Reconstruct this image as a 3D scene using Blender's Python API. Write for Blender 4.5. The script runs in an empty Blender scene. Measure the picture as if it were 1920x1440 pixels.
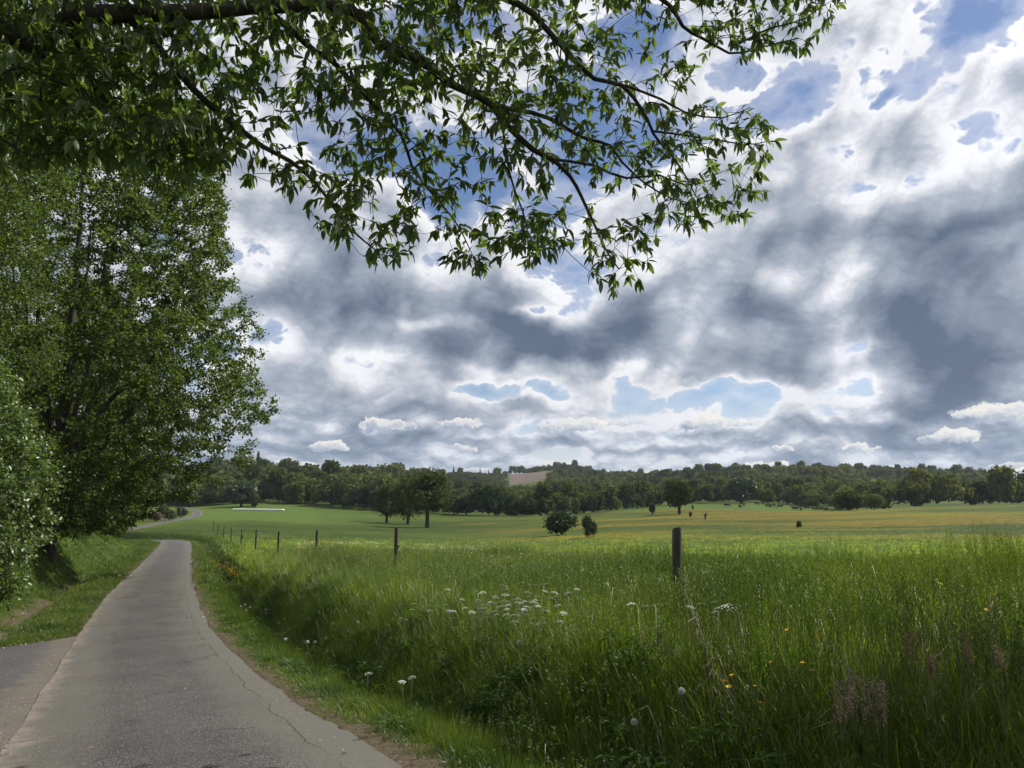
import bpy, math, random, os
import numpy as np
from math import radians, sin, cos, tan, pi, atan2, asin, exp, log
random.seed(7)
rng = np.random.default_rng(7)
SC = bpy.context.scene
COL = SC.collection

# ------------------------------------------------------------------ camera
EYE = 1.6
PITCH = math.atan(225.0 / 1500.0)
FPX = 1500.0                                   # focal length in pixels of a 1920 wide picture
cam_d = bpy.data.cameras.new('camera')
cam = bpy.data.objects.new('camera', cam_d)
COL.objects.link(cam)
cam.location = (0, 0, EYE)
cam.rotation_euler = (radians(90) + PITCH, 0, 0)
cam_d.sensor_width = 36
cam_d.lens = FPX / 1920.0 * 36
cam_d.clip_start = 0.05
cam_d.clip_end = 9000
SC.camera = cam

# ------------------------------------------------------------------ light
SUN_EL, SUN_AZ = radians(48), radians(66)      # azimuth clockwise from the view direction (+Y)
world = bpy.data.worlds.new('World')
SC.world = world
world.use_nodes = True
sun_d = bpy.data.lights.new('sun', 'SUN')
sun_d.energy = 5.0
sun_d.angle = radians(0.55)
sun_d.color = (1.0, 0.955, 0.88)
sun = bpy.data.objects.new('sun', sun_d)
COL.objects.link(sun)
sun.rotation_euler = (pi / 2 - SUN_EL, 0, -SUN_AZ + pi)
sun.rotation_euler = (-(pi / 2 - SUN_EL), 0, -SUN_AZ)
sun.location = (40, 40, 60)
vs = SC.view_settings
vs.view_transform = 'Standard'
vs.look = 'None'
vs.gamma = 1
vs.use_curve_mapping = False
vs.exposure = 0.42
SC.render.engine = 'CYCLES'
SC.cycles.max_bounces = 5
SC.cycles.diffuse_bounces = 3
SC.cycles.glossy_bounces = 2
SC.cycles.transmission_bounces = 3
SC.cycles.transparent_max_bounces = 4


def lin(r, g, b):
    f = lambda c: (c / 255 / 12.92) if c / 255 <= 0.04045 else ((c / 255 + 0.055) / 1.055) ** 2.4
    return (f(r), f(g), f(b), 1)


def ang(px, py):
    """direction (azimuth, elevation) seen at a pixel of the 1920x1440 picture"""
    a, b = (px - 960) / FPX, (720 - py) / FPX
    x, y, z = a, cos(PITCH) - b * sin(PITCH), sin(PITCH) + b * cos(PITCH)
    return atan2(x, y), atan2(z, math.hypot(x, y))


class NT:
    """small helper to write node graphs"""
    def __init__(s, tree):
        s.t = tree
        s.t.nodes.clear()

    def n(s, kind, **k):
        nd = s.t.nodes.new(kind)
        for a, v in k.items():
            setattr(nd, a, v)
        return nd

    def put(s, sock, v):
        if isinstance(v, bpy.types.NodeSocket):
            s.t.links.new(v, sock)
        else:
            sock.default_value = v

    def m(s, op, *a, clamp=False):
        nd = s.n('ShaderNodeMath', operation=op, use_clamp=clamp)
        for i, v in enumerate(a):
            s.put(nd.inputs[i], v)
        return nd.outputs[0]

    def v(s, op, *a, out=0):
        nd = s.n('ShaderNodeVectorMath', operation=op)
        for i, v in enumerate(a):
            s.put(nd.inputs[3] if (op == 'SCALE' and i == 1) else nd.inputs[i], v)
        return nd.outputs[out]

    def noise(s, vec, scale, detail=5, rough=0.55, dist=0.0, lac=2.0, out='Fac', dim='3D'):
        nd = s.n('ShaderNodeTexNoise', noise_dimensions=dim)
        if vec is not None:
            s.put(nd.inputs['Vector'], vec)
        for k, v in (('Scale', scale), ('Detail', detail), ('Roughness', rough), ('Distortion', dist), ('Lacunarity', lac)):
            s.put(nd.inputs[k], v)
        return nd.outputs[out]

    def ramp(s, fac, stops, interp='LINEAR'):
        nd = s.n('ShaderNodeValToRGB')
        cr = nd.color_ramp
        cr.interpolation = interp
        while len(cr.elements) < len(stops):
            cr.elements.new(0.5)
        for e, (p, c) in zip(cr.elements, stops):
            e.position = p
            e.color = c if len(c) == 4 else (*c, 1)
        s.put(nd.inputs[0], fac)
        return nd.outputs[0]

    def mix(s, fac, a, b, blend='MIX'):
        nd = s.n('ShaderNodeMix', data_type='RGBA', blend_type=blend)
        s.put(nd.inputs[0], fac)
        s.put(nd.inputs[6], a)
        s.put(nd.inputs[7], b)
        return nd.outputs[2]

    def mr(s, val, a, b, c=0.0, d=1.0, smooth=True):
        nd = s.n('ShaderNodeMapRange', interpolation_type='SMOOTHSTEP' if smooth else 'LINEAR')
        for i, x in enumerate((val, a, b, c, d)):
            s.put(nd.inputs[i], x)
        return nd.outputs[0]


# ------------------------------------------------------------------ sky: air above, cumulus lit from behind
def build_sky():
    g = NT(world.node_tree)
    out = g.n('ShaderNodeOutputWorld')
    bg = g.n('ShaderNodeBackground')
    bg2 = g.n('ShaderNodeBackground')
    sky = g.n('ShaderNodeTexSky', sky_type='NISHITA', sun_disc=False)
    sky.sun_elevation = SUN_EL
    sky.sun_rotation = SUN_AZ
    sky.air_density = 1.0
    sky.dust_density = 0.4
    sky.ozone_density = 2.0
    tc = g.n('ShaderNodeTexCoord').outputs['Generated']
    sep = g.n('ShaderNodeSeparateXYZ')
    g.put(sep.inputs[0], tc)
    x, y, z = sep.outputs
    el = g.m('ARCSINE', z)
    az = g.m('ARCTAN2', x, y)
    zp = g.m('ADD', g.m('MAXIMUM', z, 0.0), 0.13)
    cb = g.n('ShaderNodeCombineXYZ')
    g.put(cb.inputs[0], g.m('DIVIDE', x, zp))
    g.put(cb.inputs[1], g.m('DIVIDE', y, zp))
    P = cb.outputs[0]
    ca = g.n('ShaderNodeCombineXYZ')
    g.put(ca.inputs[0], az)
    g.put(ca.inputs[1], el)
    A = ca.outputs[0]
    # ragged edges: warp the lookup of the large masses
    w1 = g.noise(A, 5.0, 5, 0.58, out='Color')
    warp = g.v('MULTIPLY', g.v('SUBTRACT', w1, (0.5, 0.5, 0.5)), (0.20, 0.12, 0))
    AW = g.v('ADD', A, warp)
    # large masses (px, py, rx, ry, amount): positive thickens the cloud, negative opens the sky
    B = [(760, 615, 230, 70, .52), (1050, 655, 140, 42, .44), (640, 650, 120, 35, .14), (700, 520, 120, 60, .12), (1060, 560, 90, 40, .10),
         (1370, 620, 165, 70, .52), (1230, 560, 80, 60, .16), (1850, 610, 210, 120, .56), (1700, 700, 110, 40, .22), (1530, 705, 90, 24, .26),
         (1660, 430, 160, 40, .20), (1850, 330, 130, 80, .20), (1500, 400, 80, 40, .10), (1890, 180, 60, 60, .10),
         (700, 775, 150, 20, .26), (960, 757, 60, 12, .34), (560, 690, 90, 22, .10),
         (1700, 765, 200, 12, .24), (1600, 806, 120, 10, .34), (820, 820, 170, 9, .28), (1150, 836, 180, 8, .26), (540, 470, 90, 60, .14),
         (560, 845, 150, 9, .18), (1850, 806, 110, 10, .26), (1400, 830, 200, 7, .2),
         (1640, 220, 110, 120, -.10), (1760, 90, 120, 60, -.06), (430, 430, 50, 60, -.14), (500, 620, 60, 35, -.12), (1150, 490, 120, 26, -.14),
         (1560, 560, 40, 80, -.24), (1420, 520, 36, 26, -.26), (790, 622, 70, 16, -.46), (755, 580, 24, 28, -.34), (1000, 585, 44, 14, -.44),
         (1640, 640, 14, 30, -.28), (1620, 715, 60, 20, -.34), (950, 692, 140, 10, -.22), (1180, 700, 100, 12, -.24), (1260, 782, 180, 22, -.18),
         (1190, 722, 60, 9, -.32), (1320, 742, 160, 13, -.50), (960, 728, 110, 12, -.42), (880, 740, 36, 16, -.28), (640, 785, 32, 8, -.36), (725, 793, 22, 6, -.36),
         (985, 800, 70, 12, -.26), (1460, 768, 90, 14, -.26), (520, 868, 80, 9, -.18),
         (1405, 190, 70, 58, -.52), (1600, 15, 24, 30, -.22), (1575, 90, 10, 20, -.14), (1800, 45, 18, 16, -.24), (1745, 112, 20, 8, -.26), (1760, 150, 200, 60, .10), (1640, 190, 12, 6, -.3),
         (930, 335, 140, 42, -.36), (1130, 290, 90, 44, -.34), (1190, 60, 70, 60, -.30), (1350, 330, 130, 30, .10), (1230, 140, 50, 40, .16), (700, 300, 110, 22, -.32), (760, 60, 200, 70, -.2), (1050, 385, 60, 30, -.2), (1120, 150, 100, 70, -.30), (860, 240, 110, 50, -.22)]
    tot = None
    for px, py, rx, ry, am in B:
        a, e = ang(px, py)
        d = g.v('MULTIPLY', g.v('SUBTRACT', AW, (a, e, 0)), (FPX / rx * 0.85, FPX / ry * 0.85, 0))
        q = g.v('DOT_PRODUCT', d, d, out=1)
        ex = g.m('EXPONENT', g.m('MULTIPLY', q, -0.9))
        tot = g.m('MULTIPLY_ADD', ex, am, tot if tot is not None else 0.0)
    low = g.mr(el, 0.02, 0.20, 1.0, 0.0)
    bands = g.m('SUBTRACT', g.noise(g.v('MULTIPLY', AW, (1, 5.5, 1)), 6.5, 3, 0.5), 0.5)

    # cauliflower billows: rounded lumps with bright creases, finer and flatter near the horizon
    def billow(vec, scale, seed):
        t = None
        amp = 1.0
        for k in range(5):
            nz = g.noise(g.v('ADD', vec, (seed + k * 3.7, k * 1.9, seed)), scale * 2.05 ** k, 0, 0.5)
            ab = g.m('ABSOLUTE', g.m('MULTIPLY_ADD', nz, 2.0, -1.0))
            t = g.m('MULTIPLY_ADD', ab, amp, t if t is not None else 0.0)
            amp *= 0.56
        return t                                   # about 0 .. 1.2, mean .35
    wf = g.v('MULTIPLY', g.v('SUBTRACT', g.noise(A, 22.0, 4, 0.6, out='Color'), (0.5, 0.5, 0.5)), (0.020, 0.014, 0))
    AF = g.v('ADD', g.v('ADD', A, g.v('SCALE', warp, 0.22)), wf)
    hi = billow(g.v('MULTIPLY', AF, (1, 1.35, 1)), 6.0, 2.0)
    lo = billow(g.v('MULTIPLY', AF, (1, 1.9, 1)), 11.0, 9.0)
    lo2 = billow(g.v('MULTIPLY', g.v('ADD', AF, (0.003, 0.008, 0)), (1, 1.9, 1)), 11.0, 9.0)
    hi2 = billow(g.v('MULTIPLY', g.v('ADD', AF, (0.006, 0.010, 0)), (1, 1.35, 1)), 6.0, 2.0)
    soft = g.m('SUBTRACT', g.noise(g.v('MULTIPLY', A, (1, 1.6, 1)), 4.6, 4, 0.5), 0.5)
    bh = g.m('MULTIPLY', g.m('SUBTRACT', 0.40, hi), 0.95)
    bl = g.m('MULTIPLY', g.m('SUBTRACT', 0.42, lo), 0.80)
    mixb = g.m('ADD', g.m('MULTIPLY', bl, low), g.m('MULTIPLY', bh, g.m('SUBTRACT', 1.0, low)))
    T = g.m('ADD', g.m('ADD', tot, g.m('MULTIPLY_ADD', g.mr(el, 0.0, 0.15, 1.0, 0.0), 0.16, 0.345)), g.m('ADD', g.m('ADD', g.m('MULTIPLY', g.m('MULTIPLY', bands, low), 1.25), g.m('MULTIPLY', soft, 0.80)), mixb))
    relief = g.m('ADD', g.m('MULTIPLY', g.m('SUBTRACT', lo2, lo), g.m('MULTIPLY', low, 0.85)), g.m('MULTIPLY', g.m('SUBTRACT', hi2, hi), g.m('MULTIPLY', g.m('SUBTRACT', 1.0, low), 0.55)))
    TS = g.m('SUBTRACT', T, g.m('MULTIPLY', relief, 1.0))
    grey = g.ramp(TS, [(0.10, lin(253, 253, 255)), (0.26, lin(246, 247, 252)), (0.38, lin(216, 219, 228)), (0.54, lin(176, 185, 200)),
                      (0.76, lin(138, 151, 170)), (1.0, lin(102, 117, 141))])
    grey = g.v('SCALE', grey, g.mr(hi, 0.10, 0.75, 0.93, 1.08, False))
    # creamy light on the low far heaps, softened by the air in front of them
    air = g.mr(el, -0.02, 0.16, 0.40, 0.0)
    grey = g.mix(air, grey, lin(166, 188, 216))
    skyc = g.v('MULTIPLY', g.v('SCALE', sky.outputs[0], 0.092), (0.98, 1.0, 1.12))
    edge = g.mr(g.noise(A, 14.0, 3, 0.5), 0.35, 0.65, 0.02, 0.22)
    alpha = g.m('MAXIMUM', g.mr(T, 0.08, g.m('ADD', 0.13, edge), 0.0, 1.0), g.m('MULTIPLY', g.mr(g.m('ADD', T, g.m('MULTIPLY', g.m('SUBTRACT', g.noise(g.v('MULTIPLY', AF, (1, 1.8, 1)), 26.0, 5, 0.65), 0.5), 0.5)), -0.30, 0.30, 0.0, 1.0), 0.40))
    thin = g.mr(el, 0.0, 0.14, 0.9, 0.0)
    alpha = g.m('MAXIMUM', alpha, thin)
    # glare round the hidden sun
    sd = (sin(SUN_AZ) * cos(SUN_EL), cos(SUN_AZ) * cos(SUN_EL), sin(SUN_EL))
    dt = g.v('DOT_PRODUCT', tc, sd, out=1)
    glow = g.m('POWER', g.m('MAXIMUM', dt, 0.0), 7.0)
    grey = g.v('SCALE', grey, g.m('MULTIPLY_ADD', glow, 0.35, 0.93))
    comb = g.mix(alpha, skyc, grey)
    # separate small heaps in rows, flat below and rounded above
    for sc_, e0, e1, e2, e3, sd_, keepv, rad in ((34.0, -0.02, 0.005, 0.035, 0.055, 5.0, 0.25, 0.46), (19.0, 0.03, 0.05, 0.085, 0.11, 2.0, 0.38, 0.44), (12.5, 0.065, 0.085, 0.105, 0.13, 8.0, 0.62, 0.44)):
        jag = g.v('MULTIPLY', g.v('SUBTRACT', g.noise(A, sc_ * 2.2, 7, 0.68, out='Color'), (0.5, 0.5, 0.5)), (0.95 / sc_, 0.50 / sc_, 0))
        q_ = g.v('ADD', g.v('MULTIPLY', g.v('ADD', A, jag), (sc_ * 0.82, sc_ * 1.75, 0)), (sd_, sd_ * 1.7, 0))
        vo = g.n('ShaderNodeTexVoronoi', voronoi_dimensions='2D', feature='F1')
        g.put(vo.inputs['Vector'], q_)
        vo.inputs['Scale'].default_value = 1.0
        vo.inputs['Randomness'].default_value = 0.85
        loc = g.v('SUBTRACT', q_, vo.outputs['Position'])
        s3 = g.n('ShaderNodeSeparateXYZ')
        g.put(s3.inputs[0], loc)
        s4 = g.n('ShaderNodeSeparateColor')
        g.put(s4.inputs[0], vo.outputs['Color'])
        size = g.mr(s4.outputs[0], 0, 1, 0.40, 1.25, False)
        rr_ = g.m('DIVIDE', g.m('SQRT', g.m('ADD', g.m('POWER', s3.outputs[0], 2.0), g.m('MULTIPLY', g.m('POWER', s3.outputs[1], 2.0), 1.7))), size)
        body = g.m('MULTIPLY', g.mr(rr_, rad, rad * 0.86, 0.0, 1.0), g.mr(s3.outputs[1], -0.17, -0.08, 0.0, 1.0))
        body = g.m('MULTIPLY', body, g.mr(s4.outputs[1], keepv, keepv + 0.06, 0.0, 1.0))
        body = g.m('MULTIPLY', body, g.m('MULTIPLY', g.mr(el, e0, e1, 0.0, 1.0), g.mr(el, e2, e3, 1.0, 0.0)))
        lit = g.m('ADD', g.m('ADD', s3.outputs[1], g.m('MULTIPLY', s3.outputs[0], 0.25)), g.m('MULTIPLY', g.m('SUBTRACT', g.noise(q_, 3.6, 6, 0.68), 0.5), 0.85))
        lit = g.m('ADD', lit, g.mr(rr_, rad * 0.55, rad * 0.92, 0.0, 0.14))
        pc = g.ramp(g.m('ADD', lit, 0.3), [(0.08, lin(146, 162, 188)), (0.26, lin(188, 198, 214)), (0.42, lin(234, 235, 236)), (0.62, lin(253, 250, 244))])
        comb = g.mix(g.m('MULTIPLY', body, 0.92), comb, g.v('SCALE', pc, g.m('MULTIPLY_ADD', glow, 0.25, 0.93)))
    # below the horizon: dull earth
    comb = g.mix(g.mr(z, -0.05, -0.01, 0.0, 1.0), lin(70, 80, 60), comb)
    g.put(bg.inputs[0], comb)
    bg.inputs[1].default_value = 0.75
    g.t.links.new(bg.outputs[0], out.inputs[0])
    world.cycles.sampling_method = 'MANUAL'
    world.cycles.sample_map_resolution = 512


build_sky()


# ------------------------------------------------------------------ mesh helpers
def mesh_np(name, V, F, mat=None, smooth=False):
    V = np.asarray(V, dtype=np.float32)
    F = np.asarray(F, dtype=np.int32)
    me = bpy.data.meshes.new(name)
    me.vertices.add(len(V))
    me.vertices.foreach_set('co', V.ravel())
    k = F.shape[1]
    me.loops.add(F.size)
    me.loops.foreach_set('vertex_index', F.ravel())
    me.polygons.add(len(F))
    me.polygons.foreach_set('loop_start', np.arange(0, F.size, k, dtype=np.int32))
    me.polygons.foreach_set('loop_total', np.full(len(F), k, dtype=np.int32))
    if smooth:
        me.polygons.foreach_set('use_smooth', np.ones(len(F), dtype=bool))
    me.update(calc_edges=True)
    if mat:
        me.materials.append(mat)
    return me


def link(name, me, parent=None, label=None, cat=None, group=None, kind=None):
    o = bpy.data.objects.new(name, me)
    COL.objects.link(o)
    if parent:
        o.parent = parent
    if label:
        o['label'] = label
    if cat:
        o['category'] = cat
    if group:
        o['group'] = group
    if kind:
        o['kind'] = kind
    return o


class Buf:
    """collects quads/triangles of one mesh"""
    def __init__(s):
        s.v, s.f, s.n = [], [], 0

    def add(s, V, F):
        V = np.asarray(V, dtype=np.float32)
        F = np.asarray(F, dtype=np.int32)
        if F.shape[1] == 3:
            F = np.hstack([F, F[:, 2:3]])
        s.v.append(V)
        s.f.append(F + s.n)
        s.n += len(V)

    def tube(s, pts, rad, k=6, cap=True):
        pts = np.asarray(pts, dtype=float)
        n = len(pts)
        rad = np.broadcast_to(np.asarray(rad, dtype=float), (n,))
        t = np.gradient(pts, axis=0)
        t /= np.linalg.norm(t, axis=1)[:, None] + 1e-9
        ref = np.array([0.3, 0.2, 0.93]) if abs(t[0, 2]) < 0.8 else np.array([0.9, 0.3, 0.1])
        a = np.cross(t, ref)
        a /= np.linalg.norm(a, axis=1)[:, None] + 1e-9
        b = np.cross(t, a)
        th = np.linspace(0, 2 * pi, k, endpoint=False)
        V = pts[:, None] + rad[:, None, None] * (a[:, None] * np.cos(th)[None, :, None] + b[:, None] * np.sin(th)[None, :, None])
        V = V.reshape(-1, 3)
        F = []
        for i in range(n - 1):
            for j in range(k):
                j2 = (j + 1) % k
                F.append((i * k + j, i * k + j2, (i + 1) * k + j2, (i + 1) * k + j))
        if cap:
            V = np.vstack([V, pts[-1:]])
            for j in range(k):
                F.append(((n - 1) * k + j, (n - 1) * k + (j + 1) % k, n * k, n * k))
        s.add(V, F)

    def tubes2(s, P0, P1, R0, R1, k=3):
        """many straight thin twigs at once"""
        P0, P1 = np.asarray(P0, float), np.asarray(P1, float)
        t = P1 - P0
        t /= np.linalg.norm(t, axis=1)[:, None] + 1e-9
        ref = np.where(np.abs(t[:, 2:3]) < 0.8, [[0, 0, 1.0]], [[1.0, 0, 0]])
        a = np.cross(t, ref)
        a /= np.linalg.norm(a, axis=1)[:, None] + 1e-9
        b = np.cross(t, a)
        th = np.linspace(0, 2 * pi, k, endpoint=False)
        c, sn = np.cos(th)[None, :, None], np.sin(th)[None, :, None]
        off = a[:, None] * c + b[:, None] * sn
        A = P0[:, None] + off * np.asarray(R0)[:, None, None]
        B = P1[:, None] + off * np.asarray(R1)[:, None, None]
        V = np.concatenate([A, B], 1).reshape(-1, 3)
        base = np.arange(len(P0))[:, None, None] * (2 * k)
        q = np.array([[j, (j + 1) % k, k + (j + 1) % k, k + j] for j in range(k)])
        s.add(V, (base + q[None]).reshape(-1, 4))

    def stamp(s, TV, TF, M, T):
        """copies of a template: M (n,3,3), T (n,3)"""
        TV = np.asarray(TV, float)
        V = np.einsum('nij,kj->nki', M, TV) + T[:, None]
        F = np.asarray(TF)
        if F.shape[1] == 3:
            F = np.hstack([F, F[:, 2:3]])
        base = np.arange(len(M))[:, None, None] * len(TV)
        s.add(V.reshape(-1, 3), (base + F[None]).reshape(-1, 4))

    def mesh(s, name, mat, smooth=False):
        V = np.vstack(s.v)
        F = np.vstack(s.f)
        tri = F[:, 2] == F[:, 3]
        me = bpy.data.meshes.new(name)
        me.vertices.add(len(V))
        me.vertices.foreach_set('co', V.ravel())
        tot = np.where(tri, 3, 4).astype(np.int32)
        flat = F.ravel()
        keep = np.ones(F.shape, bool)
        keep[tri, 3] = False
        loops = flat[keep.ravel()]
        me.loops.add(len(loops))
        me.loops.foreach_set('vertex_index', loops.astype(np.int32))
        me.polygons.add(len(F))
        me.polygons.foreach_set('loop_start', (np.cumsum(tot) - tot).astype(np.int32))
        me.polygons.foreach_set('loop_total', tot)
        if smooth:
            me.polygons.foreach_set('use_smooth', np.ones(len(F), dtype=bool))
        me.update(calc_edges=True)
        if mat:
            me.materials.append(mat)
        return me


def rotz(a):
    a = np.asarray(a, float)
    z, o = np.zeros_like(a), np.ones_like(a)
    return np.stack([np.stack([np.cos(a), -np.sin(a), z], -1), np.stack([np.sin(a), np.cos(a), z], -1), np.stack([z, z, o], -1)], -2)


def frames(d, up=(0, 0, 1), roll=None):
    """matrices whose Y axis is d, Z roughly up"""
    d = np.asarray(d, float)
    d = d / (np.linalg.norm(d, axis=1)[:, None] + 1e-9)
    upv = np.broadcast_to(np.asarray(up, float), d.shape)
    x = np.cross(d, upv)
    n = np.linalg.norm(x, axis=1)[:, None]
    x = np.where(n < 1e-4, [[1.0, 0, 0]], x / (n + 1e-9))
    z = np.cross(x, d)
    if roll is not None:
        c, sn = np.cos(roll)[:, None], np.sin(roll)[:, None]
        x, z = x * c + z * sn, z * c - x * sn
    return np.stack([x, d, z], -1)


def sstep(a, b, x):
    t = np.clip((np.asarray(x, float) - a) / (b - a), 0, 1)
    return t * t * (3 - 2 * t)


def at(px, py, d):
    """the point at ground distance d (along +Y) seen at a pixel"""
    a, b = (px - 960) / FPX, (720 - py) / FPX
    x, y, z = a, cos(PITCH) - b * sin(PITCH), sin(PITCH) + b * cos(PITCH)
    return np.array([x * d / y, d, EYE + z * d / y])


_pr = np.random.default_rng(3)
_PERM = _pr.permutation(512).astype(np.int64)
_GV = _pr.random(512)


def vnoise(x, y, seed=0):
    xi, yi = np.floor(x).astype(np.int64), np.floor(y).astype(np.int64)
    fx, fy = x - xi, y - yi
    fx, fy = fx * fx * (3 - 2 * fx), fy * fy * (3 - 2 * fy)
    h = lambda i, j: _GV[_PERM[(_PERM[(i + seed) & 511] + j) & 511]]
    return (h(xi, yi) * (1 - fx) + h(xi + 1, yi) * fx) * (1 - fy) + (h(xi, yi + 1) * (1 - fx) + h(xi + 1, yi + 1) * fx) * fy


def fbm(x, y, oct=4, seed=0):
    r, a, t = 0, 1, 0
    for i in range(oct):
        r = r + a * vnoise(x * 2 ** i + 17.3 * i, y * 2 ** i - 9.1 * i, seed + i * 7)
        t += a
        a *= 0.5
    return r / t


# ------------------------------------------------------------------ lie of the land
KPX = 1517.0
U = lambda px: (px - 960) / KPX
RC = np.array([  # x, y, z of the lane's centre line
    (16.2, -30, 1.9), (5.3, -10, .62), (.5, 0, 0), (-.92, 3, -.14), (-2.38, 6.15, -.41), (-4.05, 9.7, -.75), (-6.64, 15.2, -1.12), (-8.86, 20, -1.32),
    (-13.1, 30, -1.52), (-19.5, 46, -1.85), (-32.2, 78, -2.2), (-35.6, 85, -2.24), (-40.2, 91, -2.4), (-46, 96, -2.7), (-53, 103, -2.9),
    (-59.5, 113, -3.0), (-63, 126, -2.9), (-65, 142, -2.4), (-67.5, 162, -1.62), (-74.5, 187, -1.52), (-84.5, 217, -1.45), (-97, 250, -1.05),
    (-113, 290, -.65), (-150, 350, .3), (-260, 420, 3)])


def resample(P, n):
    P = np.asarray(P, float)
    # Catmull-Rom through the points
    out = []
    for i in range(len(P) - 1):
        p0, p1, p2, p3 = P[max(i - 1, 0)], P[i], P[i + 1], P[min(i + 2, len(P) - 1)]
        L = np.linalg.norm(p2 - p1)
        m = max(2, int(L / n))
        for k in range(m):
            t = k / m
            out.append(0.5 * (2 * p1 + (p2 - p0) * t + (2 * p0 - 5 * p1 + 4 * p2 - p3) * t * t + (3 * p1 - p0 - 3 * p2 + p3) * t ** 3))
    out.append(P[-1])
    return np.array(out)


RS = resample(RC, 0.6)
RT = np.gradient(RS[:, :2], axis=0)
RT /= np.linalg.norm(RT, axis=1)[:, None]
RN = np.stack([RT[:, 1], -RT[:, 0]], 1)        # points to the right of travel
HW = 1.38


def road_sd(x, y):
    """signed distance from the lane's centre line (right positive), index of the nearest point"""
    x, y = np.atleast_1d(x).astype(float), np.atleast_1d(y).astype(float)
    D = np.empty(len(x))
    I = np.empty(len(x), int)
    for a in range(0, len(x), 8000):
        xs, ys = x[a:a + 8000], y[a:a + 8000]
        dd = (xs[:, None] - RS[None, :, 0]) ** 2 + (ys[:, None] - RS[None, :, 1]) ** 2
        i = dd.argmin(1)
        I[a:a + 8000] = i
        sg = (xs - RS[i, 0]) * RN[i, 0] + (ys - RS[i, 1]) * RN[i, 1]
        D[a:a + 8000] = np.where(sg >= 0, 1, -1) * np.sqrt(dd[np.arange(len(xs)), i])
        near = np.sqrt(dd[np.arange(len(xs)), i]) < 6
        D[a:a + 8000] = np.where(near, sg, D[a:a + 8000])
    return D, I


CP = [-300, 0, 300, 480, 620, 770, 860, 960, 1060, 1160, 1280, 1400, 1560, 1740, 1920, 2300]
TAB = {
    8.5: [.1, .1, .1, .1, .1, .1, .1, .11, .12, .12, .12, .13, .15, .2, .25, .3],
    20: [-.3, -.3, -.3, -.25, -.22, -.2, -.2, -.2, -.22, -.26, -.32, -.38, -.42, -.45, -.5, -.5],
    30: [-.7, -.7, -.65, -.6, -.55, -.58, -.6, -.65, -.75, -.85, -.92, -1, -1.05, -1.1, -1.1, -1.2],
    40: [-1.2, -1.2, -1.1, -1, -1, -1.05, -1.1, -1.15, -1.3, -1.4, -1.5, -1.55, -1.6, -1.6, -1.7, -1.8],
    52: [-1.5, -1.5, -1.4, -1.3, -1.35, -1.5, -1.6, -1.7, -1.8, -1.9, -1.95, -2, -2, -2, -2.1, -2.2],
    80: [-1.7, -1.9, -1.9, -1.8, -2, -2.2, -2.2, -2.15, -1.9, -1.8, -1.65, -1.65, -1.6, -1.6, -1.6, -1.6],
    120: [-1.5, -1.5, -1.85, -1.9, -2.5, -2.9, -2.9, -2.7, -2.2, -1.8, -1.45, -1.3, -1.1, -.7, -.3, 0],
    165: [-.5, -.8, -1.6, -1.65, -2.5, -3.1, -3.0, -2.7, -2.2, -1.6, -1.1, -.75, -.4, .2, .6, 1],
    200: [0, 0, -1.5, -1.5, -2.3, -3.0, -2.9, -2.6, -2.0, -1.25, -.6, -.25, .0, .65, 1.3, 2],
    250: [1, 1, -1.0, -1.2, -1.9, -2.3, -2.3, -2.3, -2.2, -.7, .2, -.3, -1.5, .8, 1.9, 3],
    300: [3, 2, -.7, -.7, -.8, -1.2, -1.8, -2.5, -3.0, -.5, 1.0, 1.1, -.6, 0, 1.5, 3],
    350: [6, 5, 0, 1.6, 1.0, .2, -1, -2, -3, 0, 1.9, 2.3, .8, 1, 2, 4],
    450: [9, 8, 5, 6, 4, 3, 2, 2, 3, 4, 4, 5, 5, 5, 5, 6],
    600: [14, 14, 16, 17, 13, 11, 9, 9, 8, 10, 12, 14, 14, 12, 10, 10],
    800: [14, 14, 15, 16, 15, 18, 26, 18, 24, 22, 24, 29, 30, 27, 19, 17],
    900: [13, 13, 14, 14, 15, 21, 35, 24, 32, 26, 26, 29, 30, 26, 21, 18],
    1050: [12, 12, 12, 12, 14, 24, 37, 40, 46, 34, 28, 28, 28, 24, 20, 18],
    1200: [10, 10, 10, 10, 12, 20, 30, 44, 44, 34, 26, 24, 24, 20, 18, 16],
    1600: [4, 4, 4, 4, 4, 8, 10, 14, 14, 10, 8, 8, 8, 8, 6, 4],
    4000: [-10] * 16}
TD = np.array(sorted(TAB))
TZ = np.array([TAB[k] for k in sorted(TAB)], float)
TU = np.array([U(p) for p in CP])


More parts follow.
